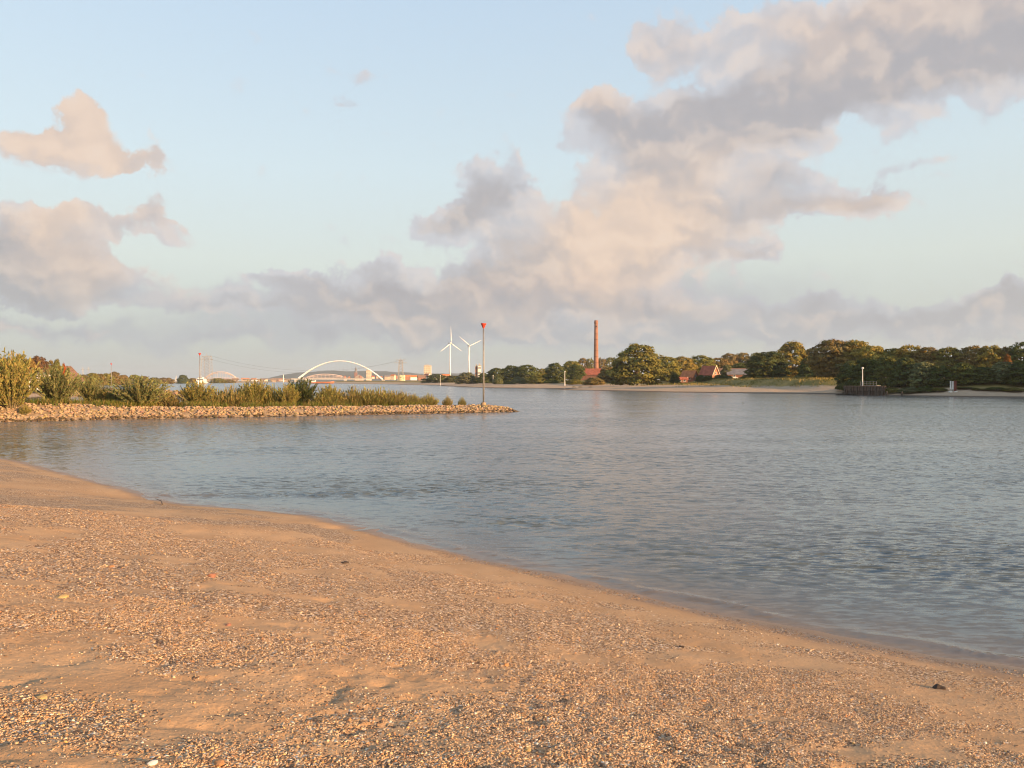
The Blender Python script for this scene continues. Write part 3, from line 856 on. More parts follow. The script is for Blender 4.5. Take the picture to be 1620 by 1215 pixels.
for i, (px, yt, w, d, c) in enumerate(((1068, 592, 14, 350, DK), (1108, 593, 14, 345, DK), (1120, 594, 16, 342, GR), (1138, 593, 18, 340, DK), (1152, 594, 14, 338, DK), (1182, 593, 20, 336, DK), (1196, 591, 16, 334, GR))):
    T('hedge_bush', 'low dark hedge bush in front of the houses, %s from the left' % ORD[i], px, yt, w, d, 'bush', c, cat='bush', group='hedge in front of the houses')
for i, (px, yt, w, d, c) in enumerate(((1412, 613, 26, 193, OL), (1440, 612, 30, 190, WI), (1464, 611, 28, 188, DK), (1486, 613, 24, 186, OL), (1528, 612, 28, 184, GR), (1552, 614, 26, 181, OL), (1576, 612, 30, 179, GR), (1604, 613, 32, 177, OL))):
    T('bank_bush', 'low bush at the waterside below the dark willows, %s from the left' % ORD[i], px, yt, w, d, 'bush', c, cat='bush', group='waterside bushes below the willows')
for i, (px, yt, w, d, c) in enumerate(((1200, 590, 34, 430, DK), (1228, 588, 34, 420, GR), (1256, 586, 34, 410, DK), (1280, 586, 34, 400, OL), (1312, 584, 36, 390, DK))):
    T('thicket', 'dense undergrowth below the golden and russet trees, %s from the left' % ORD[i], px, yt, w, d, 'bush', c, cat='bush', group='undergrowth behind the meadow')
# --- trees between the wind turbines and the chimney
left_t = 'trees between the turbines and the chimney'
for nm, px, yt, w, d, fm, c, lb in (
    ('bank_tree', 690, 592, 40, 830, 'bush', DK, 'low dark bushes on the bank left of the wind turbines'),
    ('bank_tree', 716, 594, 26, 800, 'bush', GR, 'low green bush at the foot of the left wind turbine'),
    ('bank_tree', 738, 589, 34, 640, 'bush', WI, 'grey-green willow at the foot of the right wind turbine'),
    ('bank_tree', 765, 590, 22, 630, 'bush', DK, 'small dark tree in front of the block with the white face'),
    ('bank_tree', 786, 582, 28, 560, 'round', DK, 'dark tree first in the clump right of the tall beacon'),
    ('bank_tree', 808, 578, 34, 560, 'dome', DK, 'dark rounded tree in the middle of the clump right of the beacon'),
    ('bank_tree', 834, 577, 36, 555, 'dome', GR, 'dark tree at the right end of the clump right of the beacon'),
    ('bank_tree', 858, 583, 18, 560, 'round', OL, 'small olive tree filling the gap left of the tall dark tree'),
    ('bank_tree', 879, 574, 32, 470, 'dome', DK, 'tall dark tree standing alone left of the white lamp post'),
    ('bank_tree', 905, 570, 30, 620, 'round', OL, 'yellowish tree behind the small dark ball of a tree'),
    ('bank_tree', 911, 577, 24, 500, 'round', DK, 'small dark ball-shaped tree left of the brick chimney'),
    ('poplar_tree', 922, 566, 14, 860, 'poplar', BR, 'leftmost poplar of the row behind the chimney'),
    ('poplar_tree', 934, 567, 14, 860, 'poplar', OL, 'poplar of the row just left of the chimney'),
    ('poplar_tree', 952, 566, 14, 860, 'poplar', BR, 'poplar of the row just right of the chimney'),
    ('poplar_tree', 965, 565, 14, 860, 'poplar', OL, 'rightmost poplar of the row behind the chimney'),
    ('bank_tree', 962, 581, 34, 430, 'bush', BR, 'reddish-brown bushy tree right of the red kiln roof'),
    ('bank_tree', 984, 578, 26, 420, 'round', DK, 'dark tree tucked against the left side of the large dome-shaped tree')):
    T(nm, lb, px, yt, w, d, fm, c, group=left_t, base=.04)
for i, (px, yt, w, d, c) in enumerate(((788, 597, 16, 520, WI), (804, 601, 14, 500, GR), (822, 596, 26, 490, WI), (852, 595, 34, 470, OL), (872, 599, 22, 450, GR), (908, 600, 26, 420, OL), (940, 597, 30, 400, BR))):
    T('bank_bush', '%s bush on the sandy far bank, %s from the left of that row' % ({WI: 'grey-green', GR: 'green', OL: 'olive', BR: 'brownish'}[c], ORD[i]), px, yt, w, d, 'bush', c, cat='bush', group='bushes on the sandy bank')
for i, px in enumerate((908, 918, 934)):
    T('bank_bush', 'tiny dark tuft on the bare sand spit, %s from the left' % ORD[i], px, 611.3, 6, 330, 'bush', BR, cat='bush', group='tufts on the sand spit', zb=1.0)

# --- far left bank
for i, (px, yt, w, d, c) in enumerate(((128, 592, 20, 620, BR), (146, 590, 20, 640, OL), (158, 591, 16, 660, BR), (170, 590, 16, 700, OL), (182, 588, 18, 720, BR), (196, 593, 16, 760, BR), (212, 592, 14, 800, OL),
        (226, 595, 18, 900, BR), (244, 597, 18, 1000, OL), (262, 597, 20, 1100, BR), (290, 593, 16, 1200, DK), (306, 598, 16, 1300, BR), (345, 598, 18, 1400, OL), (362, 600, 18, 1500, BR))):
    T('bank_tree', 'small hazy tree on the far left bank, %s from the left in that row' % ORD[i], px, yt, w * 1.15, d, 'bush' if i % 3 else 'round', c, group='trees on the far left bank', base=0)
# --- behind the willow bushes at the left edge
for px, yt, w, d, fm, c, lb in ((32, 560, 22, 150, 'round', OL, 'olive tree behind the tall willow bush at the left edge'),
                                (46, 565, 22, 190, 'round', BR, 'brown tree above the left white shed'),
                                (62, 563, 26, 200, 'dome', RD, 'reddish-brown tree between the two white sheds'),
                                (80, 570, 18, 205, 'round', BR, 'brown tree beside the steep-roofed house'),
                                (90, 568, 17, 185, 'tall', OL, 'slim olive tree against the gable of the steep-roofed house'),
                                (10, 566, 30, 210, 'dome', BR, 'brown tree half hidden behind the bush in the left corner')):
    T('autumn_tree', lb, px, yt, w, d, fm, c, base=.06, group='trees behind the left willows')
T('red_bush', 'orange-red autumn bush against the gable of the steep-roofed house', 101, 574, 9, 180, 'tall', (.34, .085, .025), cat='bush', base=0)

# rough grass on the meadow behind the far beach
rs = np.random.default_rng(171)
n = 60000
yy = rs.uniform(225, 345, n); xx = rs.uniform(18, 150, n)
zz = bank_z(xx[None], yy[None])[0]
k = (zz > 1.9 + .9 * fbm(xx / 14, yy / 14, 3, .5, 331)) & (zz < 4.5) & (rs.random(n) < .25 + sstep(fbm(xx / 6, yy / 6, 2, .5, 335), -.1, .3))
xx, yy, zz = xx[k], yy[k], zz[k]; n = len(xx)
hh = rs.gamma(3, .11, n) + .12; a = rs.uniform(0, 6.28, n); w = rs.uniform(.06, .16, n); ln = rs.normal(0, .15, (n, 2))
V = np.stack([np.stack([xx - w * np.cos(a), yy - w * np.sin(a), zz - .05], 1), np.stack([xx + w * np.cos(a), yy + w * np.sin(a), zz - .05], 1),
              np.stack([xx + ln[:, 0], yy + ln[:, 1], zz + hh], 1)], 1).reshape(-1, 3)
o = mesh_obj('grass', V, np.arange(3 * n).reshape(-1, 3), M_willow, uniform=3)
ta = o.data.color_attributes.new('tint', 'FLOAT_COLOR', 'POINT')
pick = (rs.random(n) + .8 * fbm(xx / 9, yy / 9, 2, .5, 337))[:, None] < .42
cg = np.where(pick, np.array([(.12, .125, .035, 1)]), np.array([(.33, .25, .09, 1)])) * np.concatenate([rs.uniform(.7, 1.25, (n, 1)).repeat(3, 1), np.ones((n, 1))], 1)
ta.data.foreach_set('color', np.repeat(cg, 3, 0).astype(np.float32).ravel())
tag(o, 'rough yellow-green grass on the meadow behind the far sandy beach', 'grass', kind='stuff')

# ------------------------------------------------------------------ stone groynes
M_stone = tint_material('basalt_stone', rough=.85, spec=.2)
M_core = material('groyne_core', (0.27, 0.19, 0.115), .95, vary=.35, scale=1.6, bump=.8)
STONES = []
for k in range(6):
    rs = np.random.default_rng(500 + k)
    import bmesh
    bm = bmesh.new(); bmesh.ops.create_icosphere(bm, subdivisions=1, radius=.5)
    for v in bm.verts:
        v.co = Vector(v.co) * rs.uniform(.72, 1.25); v.co.z *= .62; v.co.y *= .8
    me = bpy.data.meshes.new('stone'); bm.to_mesh(me); bm.free()
    me.materials.append(None); STONES.append(me)
M_stone_obj = bpy.data.materials.new('groyne_stone'); M_stone_obj.use_nodes = True
_nt = M_stone_obj.node_tree; _b = _nt.nodes['Principled BSDF']
_oi = _nt.nodes.new('ShaderNodeObjectInfo'); _t = _nt.nodes.new('ShaderNodeTexCoord')
_n = noise(_nt, _t.outputs['Object'], 4.0, 4.0, .6)
_nt.links.new(mixc(_nt, _n.smooth(.3, .75) * .5, _oi.outputs['Color'], vmath(_nt, 'MULTIPLY', _oi.outputs['Color'], (.6, .58, .55))), _b.inputs['Base Color'])
_b.inputs['Roughness'].default_value = .9; _b.inputs['Specular IOR Level'].default_value = .15
for me in STONES: me.materials[0] = M_stone_obj

def groyne(name, label, poly, crest, slope, n_single, n_mass, smin, smax, front_y, wet_z=.12, seed=1):
    rs = np.random.default_rng(seed)
    p = np.array(poly); x0, x1 = p[:, 0].min() - 3, p[:, 0].max() + 3; y0, y1 = p[:, 1].min() - 3, p[:, 1].max() + 3
    def gz(x, y):
        s = seg_dist(x, y, poly, True)
        c = np.interp(x, *crest)
        z = np.minimum(s * slope, c)
        return z + .10 * fbm(x / 2.2, y / 2.2, 3, .5, 601) * sstep(s, 0, 2), s
    nx, ny = int((x1 - x0) / .6), int((y1 - y0) / .6)
    X, Y = np.meshgrid(np.linspace(x0, x1, nx), np.linspace(y0, y1, ny))
    Z, _ = gz(X, Y)
    root = empty(name, (float(p[:, 0].mean()), float(p[:, 1].mean()), 0), 0, label, 'groyne')
    off = np.array(root.location)
    body = mesh_obj('core', np.stack([X, Y, np.maximum(Z, -1.5)], -1).reshape(-1, 3) - off, grid_faces(ny, nx), M_core, root, True, uniform=4)
    # stones: jittered spots on the flank that faces us, then over the crest
    n = (n_single + n_mass) * 6
    xx = rs.uniform(x0, x1, n); yy = rs.uniform(y0, y1, n)
    zz, s = gz(xx, yy)
    d = np.hypot(xx, yy)
    c = np.interp(xx, *crest)
    ok = (s > -.5) & (s < (c / slope) + 1.3) & (yy < front_y(xx))
    xx, yy, zz, d = xx[ok], yy[ok], zz[ok], d[ok]
    order = np.arange(len(xx))[: n_single + n_mass]
    xx, yy, zz = xx[order], yy[order], zz[order]; m = len(xx)
    size = np.clip(rs.lognormal(math.log((smin + smax) / 2), .3, m), smin, smax)
    col = np.array((.34, .245, .150))[None] * rs.uniform(.7, 1.2, (m, 1)) * np.array([1, 1, 1])[None] + rs.normal(0, .015, (m, 3))
    dark = (zz < wet_z)[:, None]; col = np.where(dark, col * .28, col)
    rank = np.argsort(-size / np.hypot(xx, yy) * np.where(xx < -.62 * yy, 0.01, 1))
    single = set(rank[:n_single].tolist())
    Vb, Fb, Tb, k = [], [], [], 0
    base = [(np.array([v.co[:] for v in me.vertices]), np.array([q.vertices[:] for q in me.polygons])) for me in STONES]
    for i in range(m):
        e = (rs.uniform(-.5, .5), rs.uniform(-.5, .5), rs.uniform(0, 6.28))
        loc = (xx[i] - off[0], yy[i] - off[1], zz[i] + size[i] * .14)
        if i in single:
            st = bpy.data.objects.new('stone', STONES[i % 6]); link(st, root)
            st.location = loc; st.rotation_euler = e; st.scale = (size[i],) * 3
            st.color = (*col[i], 1)
        else:
            v, f = base[i % 6]
            R = np.array(Matrix.Rotation(e[2], 3, 'Z') @ Matrix.Rotation(e[0], 3, 'X'))
            Vb.append((v * size[i]) @ R.T + np.array(loc)); Fb.append(f + k); k += len(v)
            Tb.append(np.tile(np.array((*col[i], 1)), (len(v), 1)))
    o = mesh_obj('rubble', np.concatenate(Vb), np.concatenate(Fb), M_stone, root, uniform=3)
    a = o.data.color_attributes.new('tint', 'FLOAT_COLOR', 'POINT'); a.data.foreach_set('color', np.concatenate(Tb).astype(np.float32).ravel())
    o['kind'] = 'stuff'
    return root, gz

G1 = [(-110, 52), (-75, 58), (-58, 62), (-44.9, 67.6), (-36.6, 72.8), (-25.9, 77.2), (-14.3, 82.9), (-7.8, 86), (-2.4, 88.4), (0.6, 90.4), (0.3, 92.4), (-2, 95.5), (-12, 95), (-30, 92), (-50, 86), (-80, 82), (-110, 84)]
crest1 = ([-110, -46, -36, -26, -10, -3, 0, 1.6], [2.2, 1.5, .98, .80, .74, .64, .34, .04])
front1 = lambda x: np.interp(x, [-110, -44.9, -25.9, -7.8, 1.6], [62, 74.5, 83, 92, 95])
groyne1, gz1 = groyne('stone_groyne', 'long stone groyne overgrown with willows, running out from the left', G1, crest1, .42, 300, 15000, .15, .38, front1, wet_z=.2, seed=2)
G2 = [(-150, 178), (-112, 178), (-92, 181), (-76, 183.5), (-73.5, 186), (-77, 189), (-95, 190), (-150, 192)]
groyne2, gz2 = groyne('stone_groyne', 'second stone groyne further off, seen between the willow bushes', G2, ([-150, -90, -76, -73], [1.8, 1.25, 1.0, .2]), .5, 30, 900, .4, .8,
                      lambda x: np.full(np.shape(x), 187.), seed=3)
def gz1f(x, y):
    return float(gz1(np.array([float(x)]), np.array([float(y)]))[0][0])

# ------------------------------------------------------------------ willow bushes and reeds on the groyne
def bush_meshes(seed, form, n_stem, leaves):
    """unit bush, height 1: upright whippy stems with narrow leaves"""
    rs = np.random.default_rng(seed); st = MB(); C, N, W, H, A, T = [], [], [], [], [], []
    for i in range(n_stem):
        a = rs.uniform(0, 6.28); sp = rs.uniform(.0, 1) ** .7
        if form == 'willow': lean = .46 * sp; hgt = rs.uniform(.55, 1.0) * (1 - .28 * sp ** 2); rad = .10 * sp
        else: lean = .22 * sp; hgt = rs.uniform(.30, 1.0) ** .8 * (1 - .55 * sp ** 1.5); rad = .50 * sp
        b0 = np.array((rad * math.cos(a), rad * math.sin(a), -.03))
        tip = b0 + np.array((lean * math.cos(a), lean * math.sin(a), hgt)) + rs.normal(0, .03, 3)
        ctl = b0 * .5 + tip * .5 + np.array((0, 0, .10 * hgt)) + rs.normal(0, .02, 3)
        pts = [(1 - t) ** 2 * b0 + 2 * t * (1 - t) * ctl + t * t * tip for t in (0, .33, .66, 1)]
        if i % 2 == 0: st.tube(pts, [.007, .005, .004, .001], 3, cap=False)
        sh = rs.uniform(.7, 1.3); m = leaves
        t = rs.uniform(.12 if form == 'willow' else .0, 1, m)[:, None]
        p = (1 - t) ** 2 * b0 + 2 * t * (1 - t) * ctl + t * t * tip
        tan = 2 * (1 - t) * (ctl - b0) + 2 * t * (tip - ctl); tan /= np.linalg.norm(tan, axis=1)[:, None]
        dirv = tan * (1.0 if form == 'willow' else 1.8) + rs.normal(0, .45 if form == 'willow' else .2, (m, 3)); dirv /= np.linalg.norm(dirv, axis=1)[:, None]
        L = rs.uniform(.05, .10, m) * (1 if form == 'willow' else 2.0)
        C.append(p + dirv * (L * rs.uniform(.1, .5, m))[:, None]); A.append(dirv); H.append(L); W.append(L * (.27 if form == 'willow' else .12))
        tt = np.stack([sh * rs.uniform(.8, 1.2, m) * (1 + .15 * (sh - 1)), sh * rs.uniform(.85, 1.15, m), sh * np.full(m, .9), np.ones(m)], 1); T.append(tt)
    C, A, W, H, T = map(np.concatenate, (C, A, W, H, T)); n = len(C)
    side = np.cross(A, rs.normal(size=(n, 3))); side /= np.linalg.norm(side, axis=1)[:, None]
    V = np.stack([C - A * (H * .5)[:, None], C + side * (W * .5)[:, None], C + A * (H * .5)[:, None], C - side * (W * .5)[:, None]], 1).reshape(-1, 3)
    o = mesh_obj('foliage', V, np.arange(4 * n).reshape(-1, 4), M_willow, uniform=4); d = o.data
    a = d.color_attributes.new('tint', 'FLOAT_COLOR', 'POINT'); a.data.foreach_set('color', np.repeat(T, 4, 0).astype(np.float32).ravel())
    bpy.data.objects.remove(o)
    s = st.build('stems', M_bark_pale); sd = s.data; bpy.data.objects.remove(s)
    return d, sd
BUSH = {'willow': [bush_meshes(31 + k, 'willow', 190, 44) for k in range(3)], 'reed': [bush_meshes(61 + k, 'reed', 420, 14) for k in range(2)]}
_bc = 0
def bush(name, label, px, ytop, ybase, wpx, d, form, color, cat, group):
    global _bc
    _bc += 1; r = random.Random(_bc * 101)
    x = at(px, d)[0]; zb = gz1f(x, d) - .05
    H = ((CZ + (HY - ytop) / F * d) - zb) * 1.12; W = width(wpx, d)
    root = empty(name, (x, d, zb), r.uniform(0, 6.28), label, cat, group)
    fd, sd = BUSH[form][_bc % len(BUSH[form])]
    wd = W / (.98 if form == 'willow' else .95)
    for nm, me in (('foliage', fd), ('stems', sd)):
        o = bpy.data.objects.new(nm, me); link(o, root); o.scale = (wd, wd * .9, H)
        o.color = (*color, 1)
    return root
WY = (.275, .245, .092); WG = (.20, .205, .098); WD = (.095, .115, .052); RE = (.265, .225, .10)
g = 'willow bushes on the groyne'
for px, yt, yb, w, d, c, lb in (
    (18, 559, 632, 74, 70.5, WY, 'tall yellow-green willow bush at the left edge, lit by the sun'),
    (90, 579, 633, 74, 74.0, WG, 'wide dull green willow bush second from the left edge'),
    (142, 597, 632, 40, 77.5, WG, 'small grey-green willow bush third from the left edge'),
    (-22, 566, 632, 60, 69, WY, 'yellow willow bush mostly cut off by the left edge'),
    (222, 597, 640, 82, 77.5, WG, 'broad willow bush standing alone in front of the second groyne'),
    (312, 605, 638, 58, 81.0, WY, 'rounded yellowish willow bush below the white boat'),
    (405, 603, 640, 52, 84.0, WY, 'yellowish willow bush left of the dark bush'),
    (477, 600, 640, 54, 86.5, WD, 'dark green willow bush under the left foot of the white arch'),
    (455, 609, 641, 40, 84.5, WY, 'low yellow bush touching the left side of the dark bush'),
    (522, 610, 641, 40, 87.0, WY, 'rounded yellow-green bush just right of the dark bush')):
    bush('willow_bush', lb, px, yt, yb, w, d, 'willow', c, 'bush', g)
g = 'reed clumps on the groyne'
for px, yt, w, d, c, lb in (
    (365, 612, 46, 82.5, RE, 'reed clump between the rounded bush and the white arch'),
    (430, 610, 40, 85.2, WY, 'reed clump filling the gap before the dark bush'),
    (560, 613, 48, 88.0, RE, 'reed clump below the middle of the white arch'),
    (600, 614, 48, 89.0, WY, 'reed clump below the right foot of the white arch'),
    (637, 620, 38, 90.0, RE, 'last of the dense reed clumps towards the tip of the groyne'),
    (520, 616, 46, 87.0, WY, 'reed clump right beside the rounded yellow-green bush'),
    (580, 616, 44, 88.3, WY, 'low reed clump between the two clumps below the arch'),
    (620, 618, 44, 89.3, RE, 'low straw-coloured reed clump second last towards the tip'),
    (655, 624, 26, 90.2, WY, 'short reed fringe ending the dense reed band'),
    (340, 616, 40, 82.0, WY, 'low reed clump just right of the rounded yellowish bush'),
    (385, 612, 40, 83.2, WY, 'reed clump left beside the yellowish willow bush'),
    (678, 623, 24, 90.6, WY, 'small separate reed tuft left of the beacon, the larger of three'),
    (708, 627, 13, 91.2, RE, 'tiny reed tuft second left of the beacon'),
    (731, 628, 10, 91.6, WY, 'tiny reed tuft nearest the beacon pole'),
    (265, 618, 40, 80.0, RE, 'reed clump right of the lone broad willow bush'),
    (170, 610, 38, 79.0, WY, 'reed clump left of the lone broad willow bush'),
    (40, 640, 13, 70.0, WY, 'weed tuft growing among the groyne stones at left')):
    bush('reed_clump', lb, px, yt, 0, w, d, 'reed', c, 'reeds', g)
# grass along the back of the stones
rs = np.random.default_rng(77)
n = 26000
xx = rs.uniform(-60, -10, n); yb = np.interp(xx, [-60, -44.9, -25.9, -10], [66.5, 72.0, 80.5, 88.5]) + rs.gamma(1.6, 1.3, n) - .4
zz = gz1(xx, yb)[0]
dens = sstep(fbm(xx / 3, yb / 3, 3, .5, 701), -.25, .2)
k = rs.random(n) < dens; xx, yb, zz = xx[k], yb[k], zz[k]; n = len(xx)
hh = rs.uniform(.25, .75, n); a = rs.uniform(0, 6.28, n); w = rs.uniform(.02, .045, n); ln = rs.normal(0, .18, (n, 2))
V = np.stack([np.stack([xx - w * np.cos(a), yb - w * np.sin(a), zz - .05], 1), np.stack([xx + w * np.cos(a), yb + w * np.sin(a), zz - .05], 1),
              np.stack([xx + ln[:, 0], yb + ln[:, 1], zz + hh], 1)], 1).reshape(-1, 3)
o = mesh_obj('grass', V, np.arange(3 * n).reshape(-1, 3), M_willow, uniform=3)
ta = o.data.color_attributes.new('tint', 'FLOAT_COLOR', 'POINT')
cg = np.where(rs.random((n, 1)) < .6, np.array([(.115, .145, .035, 1)]), np.array([(.24, .185, .07, 1)])) * np.concatenate([rs.uniform(.7, 1.3, (n, 1)).repeat(3, 1), np.ones((n, 1))], 1)
ta.data.foreach_set('color', np.repeat(cg, 3, 0).astype(np.float32).ravel())
tag(o, 'green and straw-coloured grass growing along the back of the groyne', 'grass', kind='stuff')

# ------------------------------------------------------------------ materials of built things
M_white = material('white_paint', (.72, .70, .66), .5, vary=.06, scale=.3)
M_steel_white = material('painted_steel_white', (.78, .76, .72), .45, vary=.05, scale=.02)
M_red = material('red_paint', (.55, .055, .03), .5, vary=.15, scale=2)
M_galv = material('galvanised_steel', (.26, .25, .24), .5, .4, vary=.2, scale=2)
M_conc = material('concrete', (.38, .35, .31), .9, vary=.15, scale=.2)
M_brickpale = material('viaduct_brick', (.36, .28, .22), .9, vary=.2, scale=.1)
M_roofred = material('red_roof_tiles', (.34, .10, .055), .85, vary=.25, scale=.8, bump=.4)
M_rooforange = material('orange_roof_tiles', (.42, .15, .06), .85, vary=.2, scale=.8, bump=.4)
M_roofgrey = material('grey_roof_sheets', (.16, .15, .15), .7, vary=.2, scale=.6)
M_roofbrown = material('brown_roof_tiles', (.19, .11, .07), .85, vary=.25, scale=.8, bump=.4)
M_wallbrick = material('brick_wall', (.27, .125, .08), .9, vary=.25, scale=1.0, bump=.3)
M_wallcream = material('cream_render', (.62, .52, .38), .85, vary=.1, scale=.2)
M_glass = material('window_glass', (.05, .06, .07), .15, vary=.2, scale=1, spec=.6)
M_dark = material('dark_opening', (.03, .028, .026), .8)
M_rust = material('rusty_sheet_pile', (.12, .078, .055), .85, vary=.5, scale=1.5, bump=.5)
M_tank = material('pale_yellow_cladding', (.70, .62, .36), .6, vary=.06, scale=.1)
M_orange = material('orange_hull_paint', (.52, .16, .07), .5, vary=.15, scale=.2)
M_lattice = material('lattice_steel', (.36, .33, .30), .6, .3, vary=.1, scale=.2)
M_cable = material('cable', (.10, .10, .10), .6)
M_timber = material('weathered_timber', (.10, .075, .055), .95, vary=.4, scale=4, bump=.5)

# ------------------------------------------------------------------ beacons on the groynes
bm_r = empty('groyne_beacon', (0, 0, 0))
MB().lathe([(.32, -.5), (.30, .06), (.22, .16)], 12).build('foot', M_core, bm_r)
MB().lathe([(.105, .15), (.10, 4.5), (.085, 8.85)], 10).build('pole', M_galv, bm_r, True)
tm = MB().tube([(0, 0, 8.80), (0, 0, 9.35), (0, 0, 9.40)], [.07, .315, .32], 14).build('topmark', M_red, bm_r)
MB().tube([(0, 0, 9.405), (0, 0, 9.43)], [.33, .33], 14).build('rim', M_red, tm)
beacons = [bm_r, copy_tree(bm_r), copy_tree(bm_r)]
for o, (px, d, zb, lb) in zip(beacons, ((765, 90.4, .95, 'tall beacon pole with red cone topmark at the tip of the groyne'),
                                        (316, 185.6, .95, 'slim beacon pole with red cone rising behind the white boat'),
                                        (176, 296, 1.0, 'distant beacon whose red topmark hangs over the left bank'))):
    o.location = (at(px, d)[0], d, zb); tag(o, lb, 'beacon', 'red-topped beacons on the groynes')
# hidden footing of the far one
g3 = empty('stone_groyne', (-168, 297, 0), 0, 'low third groyne far behind the bushes at left', 'groyne')
b = MB(); b.prism([(-40, -1), (18, -1), (14, .6), (8, 1.0), (-40, 1.3)], -4, 4); b.build('core', M_core, g3)

# ------------------------------------------------------------------ wind turbines
def turbine(label, px, yhub, d, L, yaw, ph):
    zg = 3.5; x = at(px, d)[0]; H = CZ + (HY - yhub) / F * d - zg
    r = empty('wind_turbine', (x, d, zg), math.radians(yaw), label, 'wind turbine', 'white wind turbines on the horizon')
    MB().lathe([(2.0, -1), (1.8, H * .4), (1.25, H - 1.5)], 16).build('tower', M_steel_white, r, True)
    n = MB(); n.prism([(-1.9, H - 1.8), (1.9, H - 1.8), (2.0, H + 1.6), (1.4, H + 2.1), (-1.4, H + 2.1), (-2.0, H + 1.6)], -3.2, 7.0); n.build('nacelle', M_steel_white, r)
    h = MB().tube([(0, -3.2, H), (0, -4.8, H), (0, -6.0, H), (0, -6.6, H)], [1.7, 1.8, 1.2, .3], 12).build('hub', M_steel_white, r, True)
    for k in range(3):
        a = math.radians(ph + 120 * k); u = Vector((math.sin(a), 0, math.cos(a))); c = Vector((math.cos(a), 0, -math.sin(a)))
        V, Fq = [], []
        st = [(0.02, .9, .8), (.08, 1.0, .7), (.2, 2.0, .5), (.5, 1.25, .3), (.8, .8, .2), (1.0, .25, .08)]
        for (t, w, th) in st:
            p = Vector((0, -4.8, H)) + u * (L * t)
            for sx, sy in ((-.35, 0), (.1, -1), (.65, 0), (.1, 1)):
                V.append(tuple(p + c * (w * 1.05 * sx) + Vector((0, th * sy, 0))))
        for i in range(len(st) - 1):
            for q in range(4):
                Fq.append((4 * i + q, 4 * i + (q + 1) % 4, 4 * i + 4 + (q + 1) % 4, 4 * i + 4 + q))
        Fq.append((0, 3, 2, 1)); e = 4 * (len(st) - 1); Fq.append((e, e + 1, e + 2, e + 3))
        mesh_obj('blade', V, Fq, M_steel_white, r)
turbine('left wind turbine, one blade pointing straight up', 712, 543, 2000, 43, 46, -2)
turbine('right wind turbine, two blades spread in a wide V', 742, 547, 2200, 43, 34, -54)

# ------------------------------------------------------------------ brick chimney and its kiln shed
def brick_material(name, c1, c2, mortar, scale):
    m = bpy.data.materials.new(name); m.use_nodes = True
    nt = m.node_tree; b = nt.nodes['Principled BSDF']
    t = nt.nodes.new('ShaderNodeTexCoord'); n = noise(nt, t.outputs['Object'], .25, 5, .65)
    z = separate(nt, t.outputs['Object'])[2]
    course = ((z * (scale * 6.28)).sin()).smooth(.86, 1.0)
    c = mixc(nt, n.smooth(.3, .7), c1, c2); c = mixc(nt, course * .5, c, mortar)
    nt.links.new(c, b.inputs['Base Color']); b.inputs['Roughness'].default_value = .9; b.inputs['Specular IOR Level'].default_value = .15
    return m
M_chim = brick_material('chimney_brick', (.225, .105, .072), (.30, .15, .10), (.42, .33, .26), 1.2)
d = 760; x = at(943, d)[0]; zt = CZ + (HY - 507) / F * d; zg = 4.4
r = empty('brick_chimney', (x, d, zg), 0, 'tall round red-brick factory chimney above the trees', 'chimney')
H = zt - zg
MB().lathe([(2.75, -1), (2.45, H * .25), (2.05, H * .6), (1.72, H - 3.4)], 20).build('shaft', M_chim, r, True)
cr = MB().lathe([(1.75, H - 3.4), (1.95, H - 2.6), (1.95, H - 1.5), (1.78, H - 1.2), (1.78, H)], 20).build('crown', M_chim, r)
MB().lathe([(1.4, H + .003), (1.4, H + .08)], 16).build('flue_mouth', M_dark, cr)
for k in range(7):
    z = H * (.30 + .095 * k); rr = np.interp(z, [H * .25, H * .6, H - 3.4], [2.45, 2.05, 1.72]) + .03
    MB().lathe([(rr, z), (rr, z + .22)], 20).build('iron_band', M_dark, r)
MB().box(-.45, .45, -1.98, -1.6, H - 6.6, H - 5.4).build('inspection_hatch', M_dark, r)

